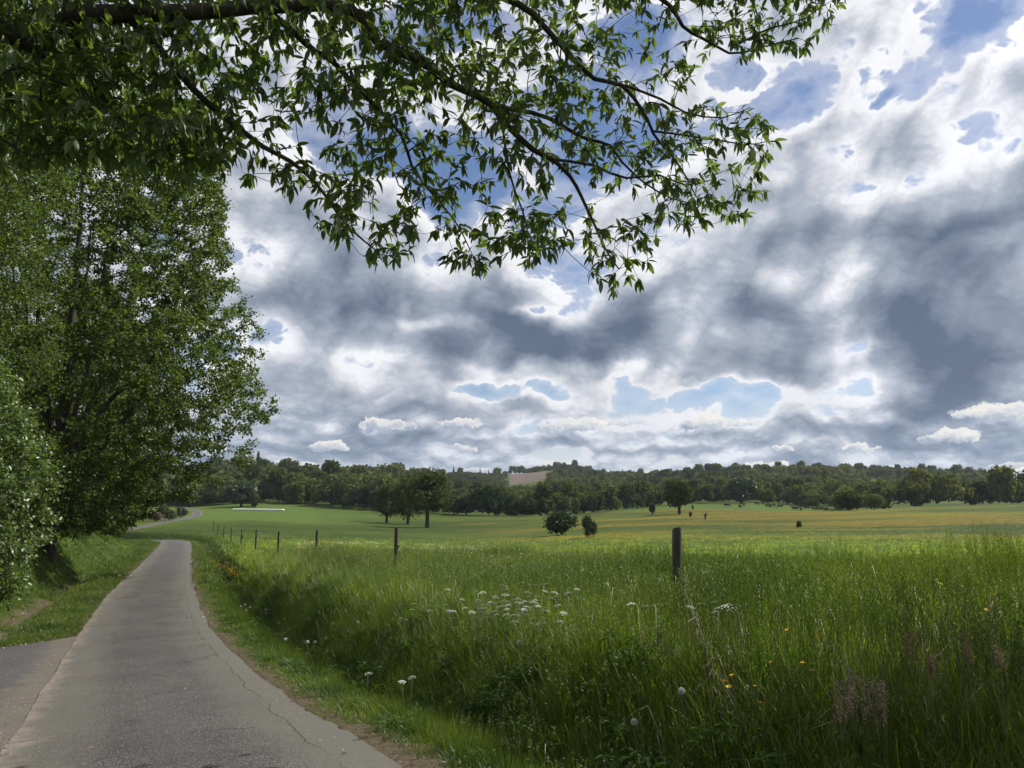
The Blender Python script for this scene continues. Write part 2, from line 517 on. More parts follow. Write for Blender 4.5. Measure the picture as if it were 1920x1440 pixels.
def field(x, y):
    yy = np.maximum(y, 8.5)
    u = np.clip(x / yy, TU[0], TU[-1])
    # beyond the table's side the near rows go on unchanged
    lj = np.log(np.clip(yy, 8.5, 3999))
    L = np.log(TD)
    j = np.clip(np.searchsorted(L, lj) - 1, 0, len(TD) - 2)
    t = (lj - L[j]) / (L[j + 1] - L[j])
    i = np.clip(np.searchsorted(TU, u) - 1, 0, len(TU) - 2)
    s = (u - TU[i]) / (TU[i + 1] - TU[i])
    s = s * s * (3 - 2 * s) * 0.6 + s * 0.4

    def row(jj):
        return TZ[jj, i] * (1 - s) + TZ[jj, i + 1] * s
    a, b = row(j), row(j + 1)
    # smooth in distance (monotone-ish cubic)
    a0, b1 = row(np.maximum(j - 1, 0)), row(np.minimum(j + 2, len(TD) - 1))
    h = L[j + 1] - L[j]
    h0 = L[j] - L[np.maximum(j - 1, 0)] + 1e-6
    h1 = L[np.minimum(j + 2, len(TD) - 1)] - L[j + 1] + 1e-6
    dm, d0, d1 = (b - a) / h, (a - a0) / h0, (b1 - b) / h1
    ma = np.where(j > 0, np.where(dm * d0 > 0, 2 * dm * d0 / (dm + d0 + 1e-12), 0), dm)
    mb = np.where(j < len(TD) - 2, np.where(dm * d1 > 0, 2 * dm * d1 / (dm + d1 + 1e-12), 0), dm)
    z = (2 * t ** 3 - 3 * t ** 2 + 1) * a + (t ** 3 - 2 * t ** 2 + t) * h * ma + (-2 * t ** 3 + 3 * t ** 2) * b + (t ** 3 - t ** 2) * h * mb
    return np.where(y < 8.5, z + (8.5 - np.maximum(y, -60)) * 0.012, z)


def side_in(x, y):
    """how far inside (+) or outside (-) the mouth of the side road a point lies, in metres"""
    yf = np.interp(x, [-60, -25, -14, -10.9, -9.9, -9.6], [10.5, 13.2, 14.9, 16.0, 17.2, 18.6])
    yn = np.interp(x, [-60, -25, -14, -8, -4, 0], [5.5, 8, 8.2, 6.6, 3.2, -3])
    return np.minimum(yf - y, y - yn)


def ground(x, y, road_cut=0.0):
    x, y = np.atleast_1d(x).astype(float), np.atleast_1d(y).astype(float)
    sd, I = road_sd(x, y)
    rz = RS[I, 2]
    F = field(x, y)
    s = sd - HW
    pr = rz + np.interp(s, [0, .35, .70, 1.2, 1.6, 2.5], [0, .01, -.02, -.38, -.30, .35])
    w = sstep(1.45, 3.0, s)
    zr = pr * (1 - w) + F * w
    l = -sd - HW
    bank = np.interp(y, [0, 18, 30, 60, 80, 110], [1.0, 1.0, 1.0, .75, .4, 0])
    pl = np.interp(l, [0, .8, 1.3, 1.9, 2.5, 3.2, 4.6, 7, 15, 40], [0, .05, -.06, -.36, -.20, .55, 2.25, 3.0, 3.4, 3.9])
    pl = np.where(pl > 0.1, pl * bank, pl)
    out = sstep(0.0, 3.0, -side_in(x, y) - 0.1)
    zl = rz + pl * out
    wf = sstep(75, 105, y) * sstep(1.0, 9.0, l)
    zl = zl * (1 - wf) + F * wf
    z = np.where(sd >= 0, zr, zl)
    fr = sstep(100, 130, y)
    near = 1 - sstep(1.2, 9, np.abs(sd) - HW)
    zfar = F * (1 - near) + (rz + .02) * near
    z = z * (1 - fr) + zfar * fr
    # lumps
    amp = np.clip((np.abs(sd) - HW) * .05, 0, .06) * sstep(130, 60, y) if False else np.clip((np.abs(sd) - HW) * .05, 0, .06)
    amp = amp * (side_in(x, y) < 0)
    z = z + (fbm(x * 1.3, y * 1.3, 3) - .5) * amp * 1.6
    hw = HW + .19 * sstep(11, 4.5, y) * (sd > 0)
    inside = np.maximum(sstep(hw + .06, hw - .14, np.abs(sd)), sstep(-.02, .12, side_in(x, y)) * (sd < 0))
    return z - road_cut * inside


def gz(x, y):
    return float(ground(np.array([x]), np.array([y]))[0])


# ------------------------------------------------------------------ materials
def mat_new(name):
    m = bpy.data.materials.new(name)
    m.use_nodes = True
    return m, NT(m.node_tree)


def leaf_mat(name, c1, c2, trans=0.45, tcol=None, gloss=0.06, rough=0.35, scale=None, tboost=1.5, species=False):
    """thin plant tissue: colour varies from plant to plant, light passes through"""
    m, g = mat_new(name)
    out = g.n('ShaderNodeOutputMaterial')
    oi = g.n('ShaderNodeObjectInfo')
    geo = g.n('ShaderNodeNewGeometry')
    f = g.m('FRACT', g.m('ADD', oi.outputs['Random'], geo.outputs['Random Per Island']))
    if species:                                    # whole trees differ: kinds of tree grow in patches
        pn = g.noise(oi.outputs['Location'], .011, 3, .6)
        f = g.m('ADD', g.m('MULTIPLY', oi.outputs['Random'], .62), g.m('ADD', g.m('MULTIPLY', g.mr(pn, .38, .62), .40), g.m('MULTIPLY', g.m('SUBTRACT', geo.outputs['Random Per Island'], .5), .25)), clamp=True)
    col = g.mix(f, (*c1, 1), (*c2, 1))
    if scale:
        nz = g.noise(geo.outputs['Position'], scale, 3, 0.6)
        col = g.mix(1.0, col, g.ramp(nz, [(0.34, (.48, .58, .56)), (0.5, (.95, 1, 1)), (0.66, (1.42, 1.28, 1.1))]), 'MULTIPLY')
    d = g.n('ShaderNodeBsdfDiffuse')
    g.put(d.inputs[0], col)
    t = g.n('ShaderNodeBsdfTranslucent')
    g.put(t.inputs[0], g.mix(1.0, col, (*(tcol or (tboost * 1.0, tboost * 1.05, tboost * .55)), 1), 'MULTIPLY'))
    mx = g.n('ShaderNodeMixShader')
    mx.inputs[0].default_value = trans
    g.t.links.new(d.outputs[0], mx.inputs[1])
    g.t.links.new(t.outputs[0], mx.inputs[2])
    gl = g.n('ShaderNodeBsdfGlossy')
    gl.inputs['Color'].default_value = (.9, .95, .9, 1)
    gl.inputs['Roughness'].default_value = rough
    m2 = g.n('ShaderNodeMixShader')
    m2.inputs[0].default_value = gloss
    g.t.links.new(mx.outputs[0], m2.inputs[1])
    g.t.links.new(gl.outputs[0], m2.inputs[2])
    g.t.links.new(m2.outputs[0], out.inputs[0])
    return m


def plain_mat(name, stops, scale=6, rough=.9, detail=5, stretch=(1, 1, 1), bump=0.0, spec=.3, coord='Object'):
    m, g = mat_new(name)
    out = g.n('ShaderNodeOutputMaterial')
    p = g.n('ShaderNodeBsdfPrincipled')
    tc = g.n('ShaderNodeTexCoord').outputs[coord]
    v = g.v('MULTIPLY', tc, stretch)
    n = g.noise(v, scale, detail, .6)
    g.put(p.inputs['Base Color'], g.ramp(n, stops))
    p.inputs['Roughness'].default_value = rough
    p.inputs['Specular IOR Level'].default_value = spec
    if bump:
        b = g.n('ShaderNodeBump')
        b.inputs['Strength'].default_value = bump
        b.inputs['Distance'].default_value = .02
        g.put(b.inputs['Height'], n)
        g.put(p.inputs['Normal'], b.outputs[0])
    g.t.links.new(p.outputs[0], out.inputs[0])
    return m


M_bark = plain_mat('bark', [(.3, (.022, .018, .014)), (.7, (.07, .06, .045))], 9, stretch=(1, 1, .25), bump=.6)
M_bark_pale = plain_mat('bark_mossy', [(.3, (.04, .038, .03)), (.7, (.11, .10, .075))], 14, stretch=(1, 1, .3), bump=.5)
M_chest = leaf_mat('chestnut_leaf', (.036, .055, .015), (.066, .092, .022), .52, gloss=.03, rough=.42, tboost=2.9)
M_tree = leaf_mat('hornbeam_leaf', (.030, .050, .013), (.078, .104, .024), .45, gloss=.018, rough=.42, tboost=2.2)
M_tree2 = leaf_mat('hazel_leaf', (.065, .100, .028), (.115, .155, .045), .42, gloss=.04, rough=.40, tboost=1.6)
M_grass = leaf_mat('grass_blade', (.064, .105, .012), (.185, .220, .036), .54, gloss=.025, rough=.36, scale=.35, tboost=2.5)
M_short = leaf_mat('short_grass_blade', (.046, .078, .012), (.100, .128, .024), .45, gloss=.018, rough=.36, scale=.9, tboost=1.8)
M_straw = leaf_mat('dry_stem', (.22, .19, .11), (.36, .31, .20), .3, gloss=.05, tboost=1.0)
M_weed = leaf_mat('weed_leaf', (.045, .090, .018), (.075, .13, .026), .4, gloss=.022, rough=.36, tboost=1.7)
M_dock = leaf_mat('dock_leaf', (.06, .11, .035), (.08, .14, .05), .35, gloss=.07, rough=.28, tboost=1.5)
M_wood = leaf_mat('wood_foliage', (.020, .040, .016), (.125, .140, .040), .30, species=True, gloss=.003, rough=.5, tboost=1.4)
M_far = leaf_mat('far_foliage', (.036, .056, .018), (.090, .110, .036), .28, gloss=.003, rough=.5, tboost=1.3)
M_dark = leaf_mat('bush_foliage', (.022, .040, .014), (.040, .062, .02), .3, gloss=.03, rough=.4, tboost=1.5)
M_white = leaf_mat('white_petal', (.62, .64, .55), (.72, .72, .64), .35, gloss=.0, tcol=(1, 1, 1))
M_yellow = leaf_mat('yellow_petal', (.70, .42, .02), (.78, .50, .03), .25, gloss=.04, tcol=(1, 1, 1))
M_down = leaf_mat('seed_down', (.55, .55, .5), (.6, .6, .55), .5, gloss=.0, tcol=(1, 1, 1))
M_stem = leaf_mat('flower_stem', (.06, .09, .03), (.09, .11, .04), .2, gloss=.05)
M_sorrel = leaf_mat('sorrel_seed', (.15, .07, .035), (.24, .13, .07), .35, gloss=.02, tcol=(1, 1, 1))
M_litter = leaf_mat('dead_leaf', (.10, .065, .04), (.30, .21, .14), .15, gloss=.04, tcol=(1, 1, 1))


# ------------------------------------------------------------------ ground sheet
def mask_of(x, y):
    """R dirt and litter, G buttercups, B painted sunlit band and pale pasture, A ploughed hill field"""
    sd, I = road_sd(x, y)
    s = np.abs(sd) - HW
    n = fbm(x * .9, y * .9, 4, 11)
    dirt = np.where(sd > 0, sstep(.40, .12, s + (n - .5) * .9) + .0, sstep(.30, .05, s + (n - .5) * .5))
    dirt = np.where((sd > 0) & (y < 11), np.maximum(dirt, sstep(.95, .45, s + (n - .5) * 1.5) * sstep(12, 7, y)), dirt)
    ditch = sstep(.50, .22, np.abs(s - 2.05)) * (sd < 0) * sstep(14, 17, y) * sstep(46, 34, y) * sstep(.30, .48, n)
    dirt = np.maximum(dirt, ditch)
    dirt = np.where(y > 70, 0, dirt)
    dirt = np.maximum(dirt, sstep(-.6, -.1, side_in(x, y) + (n - .5) * .5) * (sd < 0))
    u = x / np.maximum(y, 1)
    px = u * KPX + 960
    # buttercups: patches across the right-hand field
    big = fbm(x * .018, y * .055, 4, 31)
    fine = fbm(x * .12, y * .35, 3, 37)
    w = sstep(820, 1050, px) * sstep(60, 90, y) * sstep(262, 225, y)
    w = np.maximum(w, sstep(1250, 1500, px) * sstep(75, 110, y) * sstep(255, 240, y) * 1.0)
    yel = sstep(.44, .66, big * .7 + fine * .3) * w
    yel = np.maximum(yel, sstep(.38, .58, fine) * sstep(160, 185, y) * sstep(226, 205, y) * sstep(960, 1350, px) * sstep(1800, 1600, px) * .95)
    yel = np.maximum(yel, sstep(.42, .6, fine) * sstep(168, 180, y) * sstep(200, 190, y) * sstep(820, 880, px) * sstep(1050, 960, px) * .8)
    yel = np.maximum(yel, sstep(.42, .6, fine) * sstep(205, 225, y) * sstep(1600, 1750, px) * sstep(262, 240, y) * .6)
    # sunlight past a cloud shadow painted left of the oaks, grazed pasture on the right
    brightened = sstep(155, 166, y + (n - .5) * 6 - np.abs(px - 330) * .02) * sstep(700, 560, px) * sstep(250, 300, px)
    brightened = np.maximum(brightened, sstep(700, 620, 1300 - px + 600) * 0)
    brightened = np.maximum(brightened, sstep(172, 182, y) * sstep(820, 600, px) * .7)
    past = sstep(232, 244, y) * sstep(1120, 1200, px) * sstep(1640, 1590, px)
    brightened = np.maximum(brightened, past * .75)
    pl = (px > 958) & (px < 1030) & (y > 885 + (px - 990) * .4) & (y < 1075)
    return np.stack([dirt, yel, brightened, pl.astype(float)], -1)


def build_terrain():
    azf = np.arange(-40, 40.01, 0.17)
    azb = np.concatenate([np.arange(-180, -40, 3.0), azf, np.arange(43, 180, 3.0)])
    az = np.radians(azb)
    R = np.concatenate([np.geomspace(.6, 3.2, 26)[:-1], np.geomspace(3.2, 60, 210)[:-1], np.geomspace(60, 360, 150)[:-1], np.geomspace(360, 1600, 60)])
    A, RR = np.meshgrid(az, R)
    x, y = (np.sin(A) * RR).ravel(), (np.cos(A) * RR).ravel()
    z = ground(x, y, 0.035)
    nA, nR = len(az), len(R)
    V = np.column_stack([x, y, z])
    i, j = np.meshgrid(np.arange(nR - 1), np.arange(nA), indexing='ij')
    a = i * nA + j
    b = i * nA + (j + 1) % nA
    F = np.stack([a, b, b + nA, a + nA], -1).reshape(-1, 4)
    c = len(V)
    V = np.vstack([V, [[0, 0, gz(0, 0) - .06]]])
    me_f = [tuple(f) for f in ()]
    me = mesh_np('ground', V, F[:, ::-1], None, True)
    m, g = mat_new('meadow_soil')
    out = g.n('ShaderNodeOutputMaterial')
    p = g.n('ShaderNodeBsdfPrincipled')
    p.inputs['Roughness'].default_value = .95
    p.inputs['Specular IOR Level'].default_value = .1
    pos = g.n('ShaderNodeNewGeometry').outputs['Position']
    at_ = g.n('ShaderNodeVertexColor', layer_name='mask')
    sp = g.n('ShaderNodeSeparateColor')
    g.put(sp.inputs[0], at_.outputs[0])
    dirt, yel, brightened = sp.outputs
    fine = g.noise(pos, 2.6, 6, .68)
    mid = g.noise(g.v('MULTIPLY', pos, (1, 1.4, 1)), .11, 6, .62)
    big = g.noise(pos, .016, 4, .5)
    green = g.ramp(fine, [(.25, (.018, .032, .006)), (.5, (.048, .070, .012)), (.75, (.082, .102, .018))])
    green = g.mix(1, green, g.ramp(mid, [(.3, (.66, .74, .62)), (.5, (1, 1, 1)), (.72, (1.28, 1.20, .95))]), 'MULTIPLY')
    tuf = g.noise(g.v('MULTIPLY', pos, (1, 1.8, 1)), .55, 6, .7)
    green = g.mix(1, green, g.ramp(tuf, [(.3, (.62, .68, .66)), (.5, (1, 1, 1)), (.7, (1.35, 1.28, 1.05))]), 'MULTIPLY')
    green = g.mix(1, green, g.ramp(big, [(.38, (.55, .66, .62)), (.62, (1.15, 1.12, .95))]), 'MULTIPLY')
    pale = g.ramp(g.noise(pos, .8, 6, .75), [(.3, (.034, .066, .011)), (.7, (.090, .130, .022))])  # lighter green for the painted sunlit band and the pasture
    green = g.mix(brightened, green, pale)
    yn = g.noise(g.v('MULTIPLY', pos, (1, 1.5, 1)), 1.3, 5, .75)
    ym = g.m('MULTIPLY', yel, g.mr(yn, .38, .62), clamp=True)
    green = g.mix(g.m('MULTIPLY', ym, .70), green, (.24, .155, .012, 1))
    soil = g.ramp(g.noise(pos, 22, 5, .7), [(.3, (.035, .028, .018)), (.55, (.085, .068, .042)), (.75, (.17, .13, .085))])
    col = g.mix(dirt, green, soil)
    plo = g.ramp(g.noise(g.v('MULTIPLY', pos, (1, .25, 1)), .25, 5, .7), [(.3, (.085, .065, .052)), (.7, (.13, .10, .08))])
    col = g.mix(at_.outputs['Alpha'], col, plo)
    g.put(p.inputs['Base Color'], col)
    bp = g.n('ShaderNodeBump')
    bp.inputs['Strength'].default_value = .8
    bp.inputs['Distance'].default_value = .12
    g.put(bp.inputs['Height'], fine)
    g.put(p.inputs['Normal'], bp.outputs[0])
    g.t.links.new(p.outputs[0], out.inputs[0])
    me.materials.append(m)
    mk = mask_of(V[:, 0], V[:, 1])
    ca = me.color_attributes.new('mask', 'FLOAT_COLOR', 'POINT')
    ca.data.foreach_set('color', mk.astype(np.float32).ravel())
    link('ground', me, kind='structure')


build_terrain()


# ------------------------------------------------------------------ the lane and the mouth of the side road
def asphalt(name, side=False):
    m, g = mat_new(name)
    out = g.n('ShaderNodeOutputMaterial')
    p = g.n('ShaderNodeBsdfPrincipled')
    uvn = g.n('ShaderNodeUVMap', uv_map='UVMap').outputs[0]
    pos = g.n('ShaderNodeNewGeometry').outputs['Position']
    sp = g.n('ShaderNodeSeparateXYZ')
    g.put(sp.inputs[0], uvn)
    u, v = sp.outputs[0], sp.outputs[1]
    vo = g.n('ShaderNodeTexVoronoi', feature='F1')
    g.put(vo.inputs['Vector'], pos)
    vo.inputs['Scale'].default_value = 85
    stone = g.m('MULTIPLY', vo.outputs['Distance'], 1.0)
    sh = g.n('ShaderNodeSeparateColor')
    g.put(sh.inputs[0], vo.outputs['Color'])
    grain = g.mix(g.m('POWER', sh.outputs[0], 2.2), (.045, .042, .039, 1), (.26, .245, .22, 1))
    grain = g.mix(g.mr(stone, .25, .62), grain, (.026, .025, .024, 1))
    blot = g.noise(pos, .8, 5, .6)
    wear = g.noise(g.v('MULTIPLY', uvn, (1.6, .22, 1)), 1.1, 5, .6)
    col = g.mix(1, grain, g.ramp(blot, [(.3, (.72, .70, .70)), (.7, (1.26, 1.24, 1.2))]), 'MULTIPLY')
    # paler, mossy wheel tracks and edges, darker middle
    tr = g.m('MULTIPLY_ADD', g.m('SUBTRACT', wear, .5), 1.2, g.m('ABSOLUTE', u))
    if not side:
        col = g.mix(g.m('MULTIPLY', g.mr(tr, .35, 1.15), .6), col, (.105, .098, .078, 1))
        col = g.mix(g.m('MULTIPLY', g.mr(tr, .35, .0), .30), col, (.060, .053, .051, 1))
        dust = g.mr(g.m('ADD', g.m('MULTIPLY', u, -1), g.m('MULTIPLY', g.noise(pos, 1.9, 5, .65), 1.0)), 1.62, 2.0)
        dn = g.ramp(g.noise(pos, 40, 4, .7), [(.3, (.09, .075, .06)), (.6, (.22, .18, .14)), (.8, (.36, .30, .24))])
        col = g.mix(g.m('MULTIPLY', dust, g.mr(v, 62, 52)), col, dn)
        # right-hand crack and the mossy sliver beyond it
        cl = g.m('ADD', g.m('ADD', u, -1.10), g.m('MULTIPLY', g.m('SUBTRACT', g.noise(g.v('MULTIPLY', uvn, (0, 1, 1)), .8, 6, .62), .5), .42))
        beyond = g.mr(cl, -.01, .03)
        col = g.mix(g.m('MULTIPLY', beyond, .32), col, (.098, .098, .074, 1))
        crack = g.mr(g.m('ABSOLUTE', cl), .012, .003)
        crack = g.m('MULTIPLY', crack, g.mr(g.noise(g.v('MULTIPLY', uvn, (0, 1, 1)), .8, 3), .36, .5))
        col = g.mix(g.m('MULTIPLY', crack, .9), col, (.02, .018, .015, 1))
        # short cross cracks and patches
        cc = g.n('ShaderNodeTexVoronoi', feature='DISTANCE_TO_EDGE')
        g.put(cc.inputs['Vector'], g.v('ADD', g.v('MULTIPLY', uvn, (.22, .42, 1)), g.v('MULTIPLY', g.noise(uvn, 2.2, 5, .7, out='Color'), (.35, .22, 0))))
        cc.inputs['Scale'].default_value = 1.0
        c2 = g.m('MULTIPLY', g.mr(cc.outputs[0], .010, .003), g.mr(g.noise(uvn, .9, 3), .50, .60))
        col = g.mix(g.m('MULTIPLY', c2, .8), col, (.02, .018, .015, 1))
    else:
        dust = g.mr(g.m('ADD', g.m('MULTIPLY', u, -1), g.m('MULTIPLY', g.noise(pos, 1.6, 5, .65), 1.2)), 1.28, .80)
        dn = g.ramp(g.noise(pos, 34, 4, .7), [(.3, (.05, .043, .036)), (.6, (.125, .105, .084)), (.8, (.24, .205, .165))])
        moss = g.mr(g.noise(pos, 1.1, 4, .6), .5, .62)
        dn = g.mix(g.m('MULTIPLY', moss, .4), dn, (.10, .105, .06, 1))
        col = g.mix(g.m('MULTIPLY', col and dust, .92), g.mix(.4, col, (.065, .065, .068, 1)), dn)
    g.put(p.inputs['Base Color'], col)
    p.inputs['Roughness'].default_value = .72
    p.inputs['Specular IOR Level'].default_value = .35
    bp = g.n('ShaderNodeBump')
    bp.inputs['Strength'].default_value = .55
    bp.inputs['Distance'].default_value = .008
    g.put(bp.inputs['Height'], g.m('SUBTRACT', 1, stone))
    g.put(p.inputs['Normal'], bp.outputs[0])
    g.t.links.new(p.outputs[0], out.inputs[0])
    return m


def set_uv(me, uv):
    l = me.uv_layers.new(name='UVMap')
    vi = np.empty(len(me.loops), np.int32)
    me.loops.foreach_get('vertex_index', vi)
    l.data.foreach_set('uv', uv[vi].astype(np.float32).ravel())


def build_road():
    n = len(RS)
    cr = np.linspace(-1, 1, 15)
    along = np.concatenate([[0], np.cumsum(np.linalg.norm(np.diff(RS[:, :2], axis=0), axis=1))])
    i0 = int(np.argmin(np.abs(RS[:, 1])))
    along -= along[i0]
    V, uv = [], []
    for i in range(n):
        wl = HW + .10 * (fbm(np.array([along[i] * .6]), np.array([3.0]), 3)[0] - .5)
        wr = HW + .02 + .17 * float(sstep(11, 4.5, RS[i, 1])) + .16 * (fbm(np.array([along[i] * .7]), np.array([9.0]), 5)[0] - .5)
        for c in cr:
            o = c * (wr if c > 0 else wl)
            zz = RS[i, 2] + .024 - .012 * c * c
            V.append((RS[i, 0] + RN[i, 0] * o, RS[i, 1] + RN[i, 1] * o, zz))
            uv.append((o, along[i]))
    k = len(cr)
    F = [(i * k + j, i * k + j + 1, (i + 1) * k + j + 1, (i + 1) * k + j) for i in range(n - 1) for j in range(k - 1)]
    me = mesh_np('lane', V, F, asphalt('worn_asphalt'), True)
    set_uv(me, np.array(uv))
    link('road', me, kind='structure')
    # side road: a sheet a little lower, running off to the left under the lane's edge
    xs = np.concatenate([np.linspace(-40, -14, 14)[:-1], np.linspace(-14, 2, 65)])
    V, uv, F = [], [], []
    ny = 40
    for x in xs:
        yf = np.interp(x, [-60, -25, -14, -10.9, -9.9, -9.6], [10.5, 13.2, 14.9, 16.0, 17.2, 18.6])
        yn = np.interp(x, [-60, -25, -14, -8, -4, 0], [5.5, 8, 8.2, 6.6, 3.2, -3])
        t = np.linspace(0, 1, ny)
        yy = yn + (yf - yn) * t
        sd, I = road_sd(np.full(ny, x), yy)
        # points past the lane's left edge are pulled back to it
        for q in range(ny):
            X, Y = x, yy[q]
            V.append((X, Y, RS[I[q], 2] - .006))
            uv.append((sd[q] + HW, Y))
    for i in range(len(xs) - 1):
        for j in range(ny - 1):
            if uv[i * ny + j][0] < HW - .3 or uv[(i + 1) * ny + j + 1][0] < HW - .3:
                F.append((i * ny + j, (i + 1) * ny + j, (i + 1) * ny + j + 1, i * ny + j + 1))
    me = mesh_np('side_road', V, F, asphalt('side_asphalt', True), True)
    set_uv(me, np.array(uv))
    link('side_road', me, kind='structure')


build_road()


# ------------------------------------------------------------------ instanced ground cover (nobody could count it)
def scatter(name, pts, rot, scl, idx, templates, label, cat):
    me = bpy.data.meshes.new(name)
    me.vertices.add(len(pts))
    me.vertices.foreach_set('co', np.asarray(pts, np.float32).ravel())
    a = me.attributes.new('rot', 'FLOAT_VECTOR', 'POINT')
    a.data.foreach_set('vector', np.asarray(rot, np.float32).ravel())
    a = me.attributes.new('scl', 'FLOAT_VECTOR', 'POINT')
    a.data.foreach_set('vector', np.asarray(scl, np.float32).ravel())
    a = me.attributes.new('idx', 'INT', 'POINT')
    a.data.foreach_set('value', np.asarray(idx, np.int32))
    o = link(name, me, None, label, cat, None, 'stuff')
    ng = bpy.data.node_groups.new(name + '_spread', 'GeometryNodeTree')
    ng.interface.new_socket('Geometry', in_out='INPUT', socket_type='NodeSocketGeometry')
    ng.interface.new_socket('Geometry', in_out='OUTPUT', socket_type='NodeSocketGeometry')
    N, L = ng.nodes, ng.links
    gi, go = N.new('NodeGroupInput'), N.new('NodeGroupOutput')
    iop = N.new('GeometryNodeInstanceOnPoints')
    jn = N.new('GeometryNodeJoinGeometry')
    # joined in reverse order of linking
    for t in reversed(templates):
        oi = N.new('GeometryNodeObjectInfo')
        oi.inputs['Object'].default_value = t
        oi.inputs['As Instance'].default_value = True
        L.new(oi.outputs['Geometry'], jn.inputs[0])
    L.new(gi.outputs[0], iop.inputs['Points'])
    L.new(jn.outputs[0], iop.inputs['Instance'])
    iop.inputs['Pick Instance'].default_value = True

    def named(nm, ty):
        na = N.new('GeometryNodeInputNamedAttribute')
        na.data_type = ty
        na.inputs['Name'].default_value = nm
        return na.outputs['Attribute']
    L.new(named('idx', 'INT'), iop.inputs['Instance Index'])
    L.new(named('rot', 'FLOAT_VECTOR'), iop.inputs['Rotation'])
    L.new(named('scl', 'FLOAT_VECTOR'), iop.inputs['Scale'])
    L.new(iop.outputs[0], go.inputs[0])
    mod = o.modifiers.new('spread', 'NODES')
    mod.node_group = ng
    return o


def template(name, me):
    return bpy.data.objects.new(name, me)      # only a source for scatter(), not linked to the scene


def blades(n, hgt, hvar, wid, spread, bend, r, seg=3, up=.18):
    """a tuft of bent tapering blades"""
    b = Buf()
    for i in range(n):
        h = hgt * (1 - hvar * r.random())
        w = wid * r.uniform(.6, 1.2)
        a = r.uniform(0, 2 * pi)
        rr = spread * math.sqrt(r.random())
        ph = r.uniform(0, 2 * pi)
        base = np.array([rr * cos(ph), rr * sin(ph), 0])
        lean = r.uniform(.02, up)
        bd = bend * r.uniform(.2, 1.0)
        d = np.array([cos(a), sin(a), 0])
        sdv = np.array([-sin(a), cos(a), 0])
        V = []
        for k in range(seg + 1):
            t = k / seg
            p = base + d * h * (lean * t + bd * t * t) + np.array([0, 0, h * (t - .35 * bd * t * t)])
            ww = w * (1 - t ** 1.6) * .5
            tw = sdv * cos(t * .8) + d * sin(t * .8) * .5
            if k < seg:
                V += [p - tw * ww, p + tw * ww]
            else:
                V += [p]
        F = [(2 * k, 2 * k + 1, 2 * k + 3, 2 * k + 2) for k in range(seg - 1)] + [(2 * seg - 2, 2 * seg - 1, 2 * seg, 2 * seg)]
        b.add(V, F)
    return b


def pick_points(n, y0, y1, px0, px1, power=1.0):
    """points spread evenly over the picture's wedge of ground (area-uniform between y0 and y1 when power is 1)"""
    t = rng.random(n)
    y = (y0 ** (2 * power) + t * (y1 ** (2 * power) - y0 ** (2 * power))) ** (1 / (2 * power))
    u = rng.uniform(U(px0), U(px1), n)
    return u * y, y


